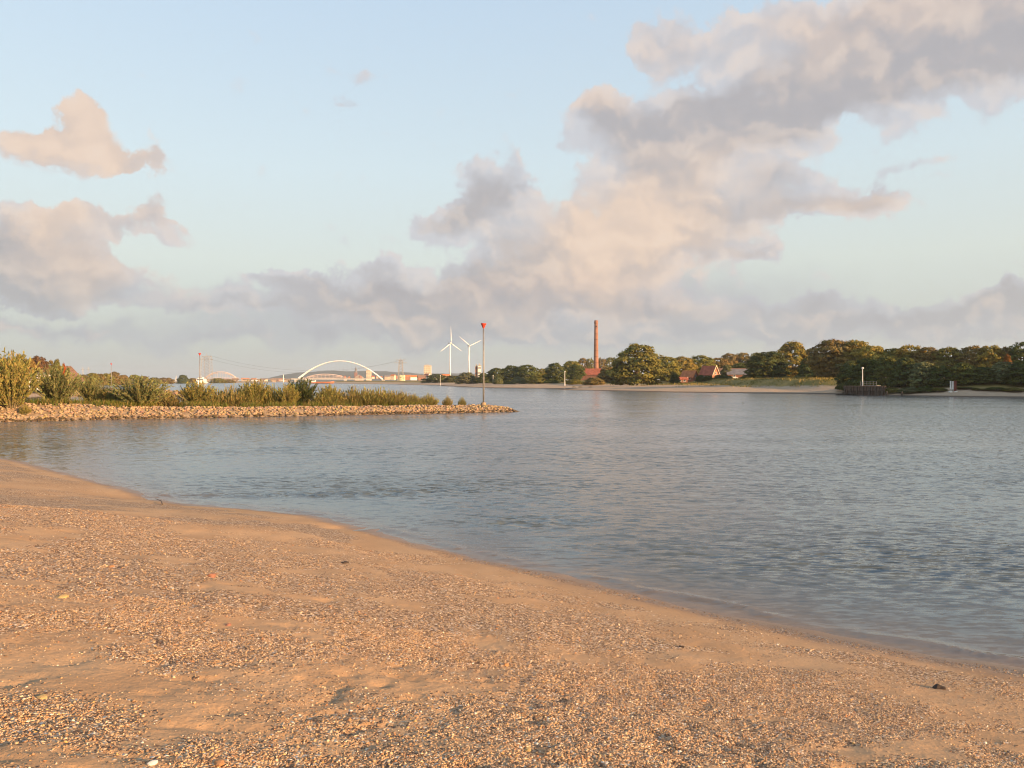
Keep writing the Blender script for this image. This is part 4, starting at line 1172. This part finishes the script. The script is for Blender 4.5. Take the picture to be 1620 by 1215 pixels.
# ------------------------------------------------------------------ houses
def gabled(name, label, px, d, w, l, eave, ridge, rz, wall, roof, cat='house', group=None, zg=None, over=.4, wins=0, trim=None, door=False, x=None):
    """ridge along local X; l = length along the ridge, w = gable width"""
    X = at(px, d)[0] if x is None else x
    zb = ground_z(X, d) if zg is None else zg
    r = empty(name, (X, d, zb), math.radians(rz), label, cat, group)
    wl = MB(); n = len(wl.v)
    a, c = l / 2, w / 2
    V = [(-a, -c, -1.0), (a, -c, -1.0), (a, c, -1.0), (-a, c, -1.0), (-a, -c, eave), (a, -c, eave), (a, c, eave), (-a, c, eave), (-a, 0, ridge), (a, 0, ridge)]
    mesh_obj('wall', V, [(0, 1, 5, 4), (2, 3, 7, 6), (1, 2, 6, 9, 5), (3, 0, 4, 8, 7), (4, 5, 9, 8), (6, 7, 8, 9)], wall, r)
    k = (ridge - eave) / c; t = .18
    rf = MB()
    for s in (-1, 1):
        e = c + over; ze = eave - over * k
        i = len(rf.v)
        rf.v += [(-a - over, s * e, ze + .02), (a + over, s * e, ze + .02), (a + over, 0, ridge + .02), (-a - over, 0, ridge + .02),
                 (-a - over, s * e, ze + t + .02), (a + over, s * e, ze + t + .02), (a + over, 0, ridge + t + .02), (-a - over, 0, ridge + t + .02)]
        rf.f += [tuple(i + q for q in f) for f in ((0, 3, 2, 1), (4, 5, 6, 7), (0, 1, 5, 4), (1, 2, 6, 5), (2, 3, 7, 6), (3, 0, 4, 7))]
    rfo = rf.build('roof', roof, r)
    if trim:
        for s in (-1, 1):
            b = MB(); X0 = a + over + .01
            i = 0; e = c + over; ze = eave - over * k
            b.v += [(X0, s * e, ze - .15), (X0 + .12, s * e, ze - .15), (X0 + .12, 0, ridge - .10), (X0, 0, ridge - .10), (X0, s * e, ze + .3), (X0 + .12, s * e, ze + .3), (X0 + .12, 0, ridge + .4), (X0, 0, ridge + .4)]
            b.f += [(0, 3, 2, 1), (4, 5, 6, 7), (0, 1, 5, 4), (1, 2, 6, 5), (2, 3, 7, 6), (3, 0, 4, 7)]
            b.build('gable_board', trim, rfo)
    for q in range(wins):
        xx = -a + l * (q + .7) / (wins + .4)
        wd = MB().box(xx - .55, xx + .55, -c - .05, -c + .1, .9, 2.2).build('window', M_white, r)
        MB().box(xx - .42, xx + .42, -c - .075, -c - .053, 1.02, 2.08).build('pane', M_glass, wd)
    if wins:
        wd = MB().box(a - .1, a + .05, -.6, .6, eave * .9, eave * .9 + 1.3).build('window', M_white, r)
        MB().box(a + .053, a + .075, -.47, .47, eave * .9 + .12, eave * .9 + 1.18).build('pane', M_glass, wd)
    if door:
        MB().box(-.5, .5, -c - .06, -c + .1, 0, 2.1).build('door', M_timber, r)
    return r
gr = 'houses on the right bank'
gabled('farmhouse', 'small house with a sunlit orange gable, left of the two red-roofed houses', 1091, 372, 5.6, 6.5, 2.2, 5.2, -42, M_wallbrick, M_rooforange, group=gr, wins=2, door=True)
gabled('farmhouse', 'house with dark red roof and pale sunlit gable edge', 1122, 366, 5.6, 7.0, 2.3, 6.2, -48, M_wallbrick, M_roofred, group=gr, wins=2, trim=M_wallcream, door=True)
gabled('porch', 'low brown lean-to left of the small orange-gabled house', 1079, 366, 3.0, 5.0, 2.0, 2.9, -6, M_wallbrick, M_roofred, cat='outbuilding', wins=2)
gabled('barn', 'long low barn with brown roof right of the pale gable', 1150, 378, 8, 17, 2.6, 5.2, -8, M_wallbrick, M_roofbrown, cat='barn', group=gr, wins=3)
gabled('barn', 'long low shed with a grey sheet roof, right end of the houses', 1176, 370, 8, 15, 2.4, 4.8, -12, M_wallbrick, M_roofgrey, cat='barn', group=gr, wins=3)
gabled('kiln_shed', 'red-roofed brick kiln shed at the foot of the chimney', 930, 600, 10, 20, 4.5, 9.0, -20, M_wallbrick, M_roofred, cat='shed', wins=2)
gabled('steep_house', 'house with a tall steep roof behind the bushes at left', 96, 235, 8.4, 12, 2.9, 7.4, -86, M_roofbrown, M_roofbrown, wins=2)
for px, lb in ((42, 'small white shed showing above the tall yellow bush, the left one of two'), (71, 'small white shed right of its twin, above the second bush')):
    gabled('white_shed', lb, px, 178, 2.0, 1.2 if px == 42 else 2.6, 2.6, 2.9, 4, M_white, M_roofgrey, cat='shed', group='white sheds at left', over=.1, door=True, zg=2.5)
# white car by the barn
cx, cd = at(1160, 352)[0], 352.0; zg = ground_z(cx, cd)
car = empty('parked_car', (cx, cd, zg), .1, 'small white car parked in front of the barn', 'car')
b = MB(); b.prism([(-2.1, .35), (2.1, .35), (2.15, .75), (1.2, .92), (.6, 1.42), (-1.3, 1.45), (-2.05, .95)], -.85, .85); b.build('body', M_white, car)
b = MB(); b.prism([(-1.2, .98), (1.0, .95), (.55, 1.34), (-1.15, 1.36)], -.87, -.853); b.build('side_window', M_glass, car)
for wx in (-1.3, 1.3):
    for wy in (-.8, .8):
        MB().tube([(wx, wy - .1, .32), (wx, wy + .1, .32)], .32, 12).build('wheel', M_dark, car)

# ------------------------------------------------------------------ blocks and town
def block(name, label, px0, px1, ytop, d, mat, cat='building', depth=14, cap=None, bands=6, zg=3.0, group=None, rz=0, side=None):
    x0, x1 = at(px0, d)[0], at(px1, d)[0]; H = CZ + (HY - ytop) / F * d - zg; w = (x1 - x0) / 2
    r = empty(name, ((x0 + x1) / 2, d, zg), math.radians(rz), label, cat, group)
    MB().box(-w, w, -depth / 2, depth / 2, -1, H).build('wall', mat, r)
    top = MB().box(-w - .2, w + .2, -depth / 2 - .2, depth / 2 + .2, H + .003, H + .9).build('roof', cap or M_conc, r)
    MB().box(-w * .4, w * .4, -2, 2, H + .91, H + 3.2).build('lift_house', M_conc, top)
    n = max(3, int(w / 2.2))
    for k in range(bands):
        z = H * (k + .45) / bands
        for q in range(n):
            xx = -w + 2 * w * (q + .5) / n
            MB().box(xx - w / n * .55, xx + w / n * .55, -depth / 2 - .06, -depth / 2 + .05, z, z + H / bands * .38).build('window', M_glass, r)
    if side: MB().box(-w - .08, -w - .004, -depth / 2, depth / 2, -1, H - .1).build('side_wall', side, r)
    return r
t1 = block('tower_block', 'cream tower block with rounded top right of the yellow tank', 671, 682, 578.5, 2300, M_wallcream, bands=8, depth=16)
MB().tube([(-6.5, 0, 50.5), (-6.5, 0, 51.0), (-4, 0, 53.2), (4, 0, 53.2)], [.4, .5, .4, .3], 6)
bnd = MB().box(-10.6, 10.6, -8.3, 8.3, 12.0, 15.2).build('dark_storey', M_roofbrown, t1)
block('tower_block', 'slab tower block seen under the right end of the white arch', 580, 587, 585.5, 3200, M_wallcream, bands=8, depth=18, side=M_roofgrey)
block('tower_block', 'white-fronted block with its shaded left side painted dark brown, above the trees left of the beacon', 756, 761, 579, 1000, M_white, bands=3, depth=9, side=M_wallbrick)  # brown left side panel: shade on the unlit side, put into the colour
block('shaded_side', 'dark brown box painted as the shaded left side of the white-fronted block', 752, 755.6, 580, 1001, M_wallbrick, bands=3, depth=8, cat='building')  # added dark box, the shade left of the white front painted as brick
# church
d = 3600; r = empty('church', (at(563, d)[0], d, 4), 0, 'church with a slender spire under the white arch', 'church')
MB().box(-6, 6, -6, 6, -1, 40).build('tower', M_wallbrick, r)
MB().tube([(0, 0, 40), (0, 0, 70)], [7.5, .2], 8).build('spire', M_roofgrey, r)
nv = MB(); nv.prism([(-4, -1), (34, -1), (34, 18), (15, 30), (-4, 18)], -9, 9); nv.build('nave', M_brickpale, r)
# tank
d = 1500; r = empty('storage_tank', (at(635, d)[0], d, 4.2), 0, 'pale yellow round tank building in front of the pylon', 'tank')
MB().lathe([(7.3, -1), (7.3, 5.2)], 28).build('lower_drum', M_tank, r, False)
MB().lathe([(7.0, 5.2), (7.0, 6.0)], 28).build('gap_band', M_dark, r)
MB().lathe([(7.4, 6.0), (7.4, 10.6), (6.8, 10.9)], 28).build('upper_drum', M_tank, r)
# houses of the town, one by one
rr = random.Random(5)
walls = [M_wallcream, M_white, M_brickpale, M_wallbrick]; roofs = [M_roofred, M_rooforange, M_roofbrown, M_roofgrey]
wn = {M_wallcream.name: 'cream', M_white.name: 'white', M_brickpale.name: 'pale brick', M_wallbrick.name: 'brick'}
rn = {M_roofred.name: 'red', M_rooforange.name: 'orange', M_roofbrown.name: 'brown', M_roofgrey.name: 'grey'}
spots = sorted([(612, 1900), (617, 2300), (622, 1800), (626, 2500), (645, 1750), (650, 2200), (654, 1700), (659, 2100), (663, 1800), (667, 1650), (676, 1700), (684, 1900), (689, 1600),
                (694, 1900), (698, 1500), (705, 1400), (590, 2900), (596, 3000), (602, 2800), (552, 3300), (545, 3300), (570, 3300), (538, 3400)])
for i, (px, d) in enumerate(spots):
    w, rf = walls[rr.randrange(4)], roofs[rr.choice([0, 0, 1, 2, 3])]
    e = rr.uniform(4.5, 9); l = rr.uniform(9, 17)
    gabled('town_house', '%s town house with %s roof, %s from the left in the town' % (wn[w.name], rn[rf.name], ORD[i]), px, d, rr.uniform(8, 11), l, e, e + rr.uniform(3, 5), rr.choice([-15, -60, 20, -40]),
           w, rf, group='houses of the town beyond the bridge', zg=5.5 + (d - 1500) * .006)
spots = [(345, 3300), (358, 3400), (372, 3300), (388, 3200), (402, 3300), (418, 3100), (436, 3200), (446, 3300)]
for i, (px, d) in enumerate(spots):
    w, rf = walls[rr.randrange(4)], roofs[rr.randrange(4)]
    gabled('riverside_house', '%s long building with %s roof, %s from the left under the viaduct line' % (wn[w.name], rn[rf.name], ORD[i]), px, d, 14, rr.uniform(22, 34), rr.uniform(5, 8), rr.uniform(10, 13), rr.uniform(-20, 20),
           w, rf, group='buildings behind the approach viaduct', zg=4.0)

# ------------------------------------------------------------------ bridges
d0 = 2500
r = empty('arch_bridge', (at(538, d0)[0], d0, 0), math.radians(4), 'long white arch bridge spanning the river in the distance', 'bridge')
hw = width(68, d0); zd = 11.5; zt = CZ + (HY - 570.2) / F * d0
def arch_pts(hw, z0, z1, y0, y1, n=40, pw=2.0):
    P = []
    for i in range(n + 1):
        t = -1 + 2 * i / n; P.append((hw * t, y0 + (y1 - y0) * (1 - abs(t) ** 2), z0 + (z1 - z0) * (1 - abs(t) ** pw)))
    return P
for s in (-1, 1):
    pts = arch_pts(hw, 6.0, zt - 1.6, s * 12, s * 3.2, 44, 2.0)
    MB().tube(pts, [2.0 - .5 * math.sin(math.pi * i / 44) for i in range(45)], 8).build('arch_rib', M_steel_white, r, True)
deck = MB().box(-width(75, d0), width(90, d0) * .55, -13, 13, zd - 2.0, zd).build('deck', M_steel_white, r)
MB().box(-width(75, d0), width(90, d0) * .55, -13.3, -13.02, zd + .003, zd + 1.3).build('railing', M_galv, deck)
for k in range(1, 22):
    t = -1 + 2 * k / 22; zz = 6 + (zt - 7.6) * (1 - t * t)
    if zz > zd + 3:
        MB().tube([(hw * t, -12.2, zd), (hw * t, -12 + 8.8 * (1 - t * t), zz)], .10, 5, False).build('hanger', M_galv, r)
for k in range(8):
    xx = -width(75, d0) - 14 - k * 42
    MB().box(xx - 21, xx + 21, -12, 12, zd - 2.4 + .0, zd - .3).build('approach_deck', M_brickpale, r)
    pr = MB(); pr.prism([(xx - 4, -1), (xx + 4, -1), (xx + 4, 3), (xx + 14, zd - 2.45), (xx - 14, zd - 2.45), (xx - 4, 3)], -8, 8); pr.build('pier', M_brickpale, r)
for xx in (-hw, hw):
    MB().box(xx - 4, xx + 4, -14, 14, -2, 9.4).build('abutment', M_conc, r)
lp = empty('bridge_mast', (at(448.3, 2420)[0], 2420, 9), 0, 'short white mast beside the bridge deck left of the arch', 'mast')
MB().lathe([(1.3, -8), (1.2, 8), (.9, 15)], 8).build('shaft', M_steel_white, lp)
def trestle_arch(name, label, pxc, halfpx, ytop, ydeck, d, mat, ribs):
    r = empty(name, (at(pxc, d)[0], d, 0), 0, label, 'bridge')
    hw = width(halfpx, d); z1 = CZ + (HY - ytop) / F * d; z0 = CZ + (HY - ydeck) / F * d
    for s in (-6, 6):
        MB().tube(arch_pts(hw, z0, z1, s, s, 24, 2.2), 2.2, 6).build('arch_rib', mat, r, True)
        MB().tube(arch_pts(hw, z0, z1 - 7, s, s, 24, 2.2), 1.3, 6).build('lower_chord', mat, r, True)
    MB().box(-hw * 1.15, hw * 1.15, -8, 8, z0 - 3, z0).build('deck', mat, r)
    for k in range(1, ribs):
        t = -1 + 2 * k / ribs; MB().tube([(hw * t, -6, z0), (hw * t, -6, z0 + (z1 - z0) * (1 - abs(t) ** 2.2))], .9, 5, False).build('hanger', mat, r)
    for s in (-1, 1): MB().box(s * hw - 5, s * hw + 5, -8, 8, -1, z0 - 3.01).build('pier', M_conc, r)
M_pinkish = material('pale_pink_steel', (.56, .44, .38), .6, vary=.06, scale=.02)
trestle_arch('railway_bridge', 'low pale truss bridge seen through the white arch', 515, 31, 592.0, 597.5, 3300, M_pinkish, 10)
trestle_arch('road_bridge', 'distant pinkish arch bridge right of the slim beacon', 349, 24, 588.2, 597.5, 4400, M_pinkish, 12)

# ------------------------------------------------------------------ pylons and power lines
def pylon(label, px, ytop, d, wb, wt_):
    zg = 3.5; H = CZ + (HY - ytop) / F * d - zg
    r = empty('lattice_pylon', (at(px, d)[0], d, zg), 0, label, 'pylon', 'river-crossing pylons')
    legs = MB(); br = MB(); N = 8
    for sx in (-1, 1):
        for sy in (-1, 1):
            legs.tube([(sx * wb / 2, sy * wb / 2, -1), (sx * wt_ / 2, sy * wt_ / 2, H)], .30, 5)
    for k in range(N):
        a, c = k / N, (k + 1) / N; wa, wc = wb + (wt_ - wb) * a, wb + (wt_ - wb) * c
        for s in (-1, 1):
            br.tube([(-wa / 2, s * wa / 2, H * a), (wc / 2, s * wc / 2, H * c)], .16, 4, False); br.tube([(wa / 2, s * wa / 2, H * a), (-wc / 2, s * wc / 2, H * c)], .16, 4, False)
            br.tube([(s * wa / 2, -wa / 2, H * a), (s * wc / 2, wc / 2, H * c)], .16, 4, False)
    legs.build('legs', M_lattice, r); br.build('braces', M_lattice, r)
    for z, l in ((H, 8), (H - 5, 11)):
        MB().box(-l, l, -.5, .5, z - .4, z + .4).build('crossarm', M_lattice, r)
    MB().tube([(0, 0, H), (0, 0, H + 5)], [.5, .1], 5).build('peak', M_lattice, r)
    return zg + H
zl = pylon('tall lattice pylon just right of the slim beacon', 327, 563.5, 1300, 15, 12)
zr = pylon('lattice pylon standing over the pale yellow tank', 634, 569.5, 1340, 10, 5)
for i, (o1, o2, lb) in enumerate(((-7, -6, 'lower power line sagging over the river between the two pylons'), (7, 6, 'upper power line sagging over the river between the two pylons'))):
    a = Vector((at(327, 1300)[0] + o1, 1300, zl - 1 + i * 1.5)); c = Vector((at(634, 1340)[0] + o2, 1340, zr - 1 + i * 1.5))
    pts = [tuple(a.lerp(c, t / 40) - Vector((0, 0, (24 - 2 * i) * 4 * (t / 40) * (1 - t / 40)))) for t in range(41)]
    o = MB().tube(pts, .10, 4, False).build('power_line', M_cable, None); tag(o, lb, 'cable')
for px, d, lb in ((131, 3000, 'very faint far pylon left of the distant beacon, the left of a pair'), (140, 3000, 'very faint far pylon left of the distant beacon, the right of a pair')):
    r = empty('lattice_pylon', (at(px, d)[0], d, 3), 0, lb, 'pylon')
    H = 55
    b = MB()
    for sx in (-1, 1): b.tube([(sx * 5, 0, -1), (sx * .8, 0, H)], .4, 4)
    for k in range(6): b.tube([(-5 + 4.2 * k / 6, 0, H * k / 6), (5 - 4.2 * (k + 1) / 6, 0, H * (k + 1) / 6)], .25, 4)
    b.build('legs', M_lattice, r); MB().box(-8, 8, -.4, .4, H - 9, H - 8).build('crossarm', M_lattice, r)

# ------------------------------------------------------------------ boats
d = 900; r = empty('motor_vessel', (at(316.5, d)[0], d, 0), math.radians(6), 'white motor vessel seen bow-on on the river behind the bushes', 'boat')
def hull(prof, secs, name, mat, parent):
    """lofted hull: secs = [(y, halfwidth, keel z, deck z)]"""
    V, Fq = [], []
    for (y, w, k, t) in secs:
        V += [(-w, y, t), (-w * .9, y, (k + t) * .5), (0, y, k), (w * .9, y, (k + t) * .5), (w, y, t)]
    for i in range(len(secs) - 1):
        for q in range(4): Fq.append((5 * i + q, 5 * i + q + 1, 5 * i + 6 + q, 5 * i + 5 + q))
        Fq.append((5 * i + 4, 5 * i, 5 * i + 5, 5 * i + 9))
    Fq.append((0, 4, 3, 2, 1)); e = 5 * (len(secs) - 1); Fq.append((e, e + 1, e + 2, e + 3, e + 4))
    return mesh_obj(name, V, Fq, mat, parent)
hull(None, [(-9, .3, .3, 4.2), (-6, 2.8, -.6, 3.6), (-1, 4.6, -.8, 3.0), (12, 4.8, -.8, 2.8), (16, 4.4, -.6, 2.8)], 'hull', M_white, r)
cb = MB().box(-3.9, 3.9, -1, 12, 2.8, 6.4).build('cabin', M_white, r)
MB().box(-3.5, 3.5, -1.06, -1.003, 4.6, 5.9).build('window', M_glass, cb)
wh = MB().box(-2.6, 2.6, 1, 7, 6.403, 8.2).build('wheelhouse', M_white, r)
MB().box(-2.3, 2.3, .94, .997, 7.0, 7.9).build('window', M_glass, wh)
MB().tube([(0, 4, 8.2), (0, 4, 10.5)], .12, 6).build('mast', M_white, r)
d = 1180; r = empty('cargo_barge', (at(509, d)[0], d, 0), math.radians(-90), 'orange-hulled cargo barge passing below the white arch', 'boat')
hull(None, [(19, .5, .4, 3.6), (14, 2.6, -.4, 2.6), (8, 3.4, -.5, 2.0), (-15, 3.4, -.5, 2.0), (-19, 2.6, -.3, 2.4)], 'hull', M_orange, r)
MB().box(-2.7, 2.7, -8, 13, 2.003, 3.0).build('hatch_cover', M_roofbrown, r)
wh = MB().box(-2.4, 2.4, -16.5, -9.5, 2.003, 5.2).build('wheelhouse', M_white, r)
MB().box(2.403, 2.46, -16, -10, 3.8, 4.8).build('window', M_glass, wh)
d = 1500; r = empty('sailing_boat', (at(279, d)[0], d, 2.2), math.radians(80), 'small boat with one white sail by the far left bank', 'boat')
hull(None, [(-4.5, .2, .2, 1.2), (-1.5, 1.2, -.4, 1.0), (3.5, 1.1, -.4, 1.0)], 'hull', M_white, r)
MB().tube([(0, -.5, 1), (0, -.5, 13.5)], .1, 6).build('mast', M_galv, r)
mesh_obj('sail', [(-.04, -.3, 2.0), (-.04, 3.6, 2.2), (-.04, -.3, 13.2), (.04, -.3, 2.0), (.04, 3.6, 2.2), (.04, -.3, 13.2)], [(0, 1, 2), (5, 4, 3), (0, 3, 4, 1), (1, 4, 5, 2), (2, 5, 3, 0)], M_white, r)

# ------------------------------------------------------------------ right bank: sheet piles, platform, lamp pole, sign boards
wd = 201.0; wx0 = 86.2
wallr = empty('sheet_pile_wall', (wx0, wd, 0), math.radians(-57), 'rusty steel sheet-pile wall at the waterline of the right bank', 'wall')
pm = MB(); pm.prism([(-.21, -1.5), (.21, -1.5), (.21, 2.35), (-.21, 2.35)], -.18, .05)
pmo = pm.build('pile', M_rust, wallr)
for k in range(26):
    o = pmo if k == 0 else pmo.copy()
    if k: COL.objects.link(o)
    o.location = (.22 + k * .44, .22 if k % 2 else 0, -.001 * (k % 3) - max(0, 3 - k) * .55); o.parent = wallr
MB().box(0, 11.5, .30, .7, 1.7, 2.45).build('cap_beam', M_rust, wallr)
for k in range(7):
    MB().box(.6 + k * 1.7, .95 + k * 1.7, -.42, -.19, -.5, 2.2).build('fender', M_timber, wallr)
plx = 91.0
pl = empty('platform', (plx, 196.4, 2.40), math.radians(-57), 'steel platform with railing on top of the sheet-pile wall', 'platform')
MB().box(-2.2, 2.4, -.6, 1.2, 0, .14).build('deck', M_galv, pl)
for k in range(6): MB().tube([(-2.1 + k * .88, -.55, .1), (-2.1 + k * .88, -.55, 1.15)], .035, 6).build('post', M_galv, pl)
for z in (.6, 1.12): MB().tube([(-2.1, -.55, z), (2.3, -.55, z)], .03, 6).build('rail', M_galv, pl)
def lamp(label, px, ytop, ybase, d, rad, head=True, mat=M_white):
    x = at(px, d)[0]; zb = CZ + (HY - ybase) / F * d; zt = CZ + (HY - ytop) / F * d; H = zt - zb
    r = empty('lamp_pole', (x, d, zb), 0, label, 'pole')
    MB().lathe([(rad * 1.5, -1.2), (rad * 1.5, .3), (rad, .5), (rad * .8, H - .3)], 8).build('pole', mat, r)
    if head: MB().lathe([(rad * .8, H - .3), (rad * 2.2, H - .2), (rad * 2.0, H + .12), (rad * .6, H + .2)], 8).build('lamp_head', mat, r)
lamp('white lamp pole standing on the sheet-pile wall', 1364.5, 582, 619, 197.0, .13, mat=M_white)
lamp('white post on the far bank left of the chimney', 893.5, 588, 606.5, 400, .16)
lamp('thin white post near the low bushes right of the tall beacon', 780, 594, 605.5, 520, .14)
lamp('thin pale post by the water left of the wind turbines', 696.5, 594, 607.5, 640, .15)
sx, sd = at(1508, 183)[0], 183.0; sg = .9
sign = empty('shipping_sign', (sx, sd, sg), math.radians(0), 'upright sign of two white boards and a red-brown one at the waterside', 'sign')
for xx, hh, mt, w in ((-.62, 2.75, M_white, .17), (-.10, 2.7, M_white, .15)):
    MB().box(xx - w, xx + w, -.06, 0, .75, hh).build('board', mt, sign)
MB().box(.12, .78, -.03, .03, .3, 2.8).build('board', material('rust_red_board', (.17, .05, .035), .7, vary=.2, scale=3), sign)
for xx in (-.62, -.10, .45): MB().tube([(xx, .06, -.6), (xx, .06, 2.6)], .05, 8).build('post', M_galv, sign)

def boulder(name, label, loc, size, mat, seed, cat='stone', squash=.6, group=None, rz=0.0):
    rs = np.random.default_rng(seed); bm = bmesh.new(); bmesh.ops.create_icosphere(bm, subdivisions=2, radius=.5)
    f = rs.normal(size=(3, 3))
    for v in bm.verts:
        c = Vector(v.co); n = 1 + .16 * math.sin(f[0] @ np.array(c) * 5) + .12 * math.sin(f[1] @ np.array(c) * 9) + rs.uniform(-.06, .06)
        v.co = c * n; v.co.z = max(v.co.z * squash, -.16); v.co.y *= .75
    me = bpy.data.meshes.new(name); bm.to_mesh(me); bm.free(); me.materials.append(mat)
    o = link(bpy.data.objects.new(name, me)); o.location = loc; o.scale = (size,) * 3; o.rotation_euler = (0, 0, rz)
    return tag(o, label, cat, group)
M_bould = material('pale_boulder', (.62, .56, .46), .9, vary=.15, scale=2, bump=.4)
boulder('boulder', 'pale boulder at the foot of the white sign boards', (at(1504, 182)[0], 182, .95), .95, M_bould, 1, 'boulder', .7)
boulder('boulder', 'larger pale boulder under the red-brown sign board', (at(1512, 182)[0], 182, .95), 1.15, M_bould, 2, 'boulder', .7)
for i, px in enumerate((1388, 1403, 1427)):
    o = MB().lathe([(.2, -1.2), (.2, .85), (.16, .95)], 8).build('mooring_post', M_timber); o.location = (at(px, 190 - i * 2)[0], 190 - i * 2, .15)
    tag(o, 'dark timber mooring stub at the waterline, %s right of the sheet-pile wall' % ORD[i], 'post', 'mooring stubs')
rub = empty('rubble_heap', (at(1337, 198)[0], 198, 0), 0, 'dark stone rubble at the left foot of the sheet-pile wall', 'rubble')
for k in range(26):
    o = bpy.data.objects.new('stone', STONES[k % 6]); link(o, rub)
    o.location = (-2.6 + 5.2 * rr.random(), -1.3 + 1.6 * rr.random(), rr.uniform(-.05, .35)); o.scale = (rr.uniform(.5, .9),) * 3; o.rotation_euler = (rr.random(), rr.random(), 6 * rr.random())
    o.color = (.07, .055, .042, 1)

# ------------------------------------------------------------------ single stones on our beach
MS = {n: material(n + '_stone', c, .85, vary=.25, scale=25, bump=.4) for n, c in
      (('wet_dark', (.055, .038, .028)), ('ochre', (.45, .31, .13)), ('orange', (.42, .21, .09)), ('brick', (.28, .13, .085)), ('grey', (.17, .15, .13)), ('white', (.70, .64, .55)))}
for px, py, wpx, m, sq, lb in (
    (1485, 1090, 20, 'wet_dark', .62, 'dark wet lump of stone alone on the smooth sand at right'),
    (97, 946, 20, 'ochre', .5, 'flat ochre stone on bare sand at left with a long shadow'),
    (175, 898, 13, 'orange', .5, 'small bright orange stone in the pale shell band at left'),
    (335, 911, 16, 'brick', .45, 'brick-red chip in the shell band right of the orange stone'),
    (66, 1104, 22, 'ochre', .5, 'brown-yellow stone low on the left side'),
    (345, 1209, 22, 'orange', .35, 'orange shard at the bottom edge of the picture'),
    (361, 989, 12, 'brick', .5, 'small dark red pebble among the grit, left of centre'),
    (545, 891, 14, 'wet_dark', .4, 'small dark chip beside the smooth sand strip below the water'),
    (1113, 1110, 11, 'orange', .5, 'small orange-red pebble in the gravel right of centre'),
    (800, 1053, 11, 'orange', .5, 'small orange pebble in the gravel near the middle'),
    (835, 1188, 14, 'ochre', .5, 'yellowish pebble near the bottom, just right of the middle'),
    (240, 1209, 16, 'white', .5, 'white shell fragment at the bottom edge at left'),
    (1078, 1024, 9, 'wet_dark', .5, 'tiny dark pebble on the smooth sand right of the middle'),
    (1355, 1125, 10, 'grey', .5, 'small grey pebble left of the dark wet lump')):
    p = hit(px, py)
    boulder('beach_stone', lb, (p[0], p[1], p[2] + .0), wpx / F * p[1], MS[m], int(px), 'stone', sq, 'single stones on the beach', rz=px * .37)
# driftwood twig by the rippled puddle
p = hit(255, 797)
o = MB().tube([(-.42, .55, .06), (-.1, .2, .05), (.05, -.1, .07), (.22, -.42, .05)], [.006, .010, .014, .016], 6).build('driftwood_twig', M_timber)
o.location = p; tag(o, 'short bent driftwood twig by the rippled puddle at the waterline', 'twig')

# ------------------------------------------------------------------ evening haze over the river plain
hz = MB().box(-4200, 4200, -120, 8700, -4, 130).build('haze', None)
hm = bpy.data.materials.new('haze_air'); hm.use_nodes = True
hn = hm.node_tree; hn.nodes.clear()
pv = hn.nodes.new('ShaderNodeVolumePrincipled'); pv.inputs['Color'].default_value = (.84, .92, 1.0, 1); pv.inputs['Density'].default_value = 0.00007
pv.inputs['Anisotropy'].default_value = 0.2
ho = hn.nodes.new('ShaderNodeOutputMaterial'); hn.links.new(pv.outputs[0], ho.inputs['Volume'])
hz.data.materials.append(hm); tag(hz, 'thin evening haze over the river plain', 'haze', kind='stuff')
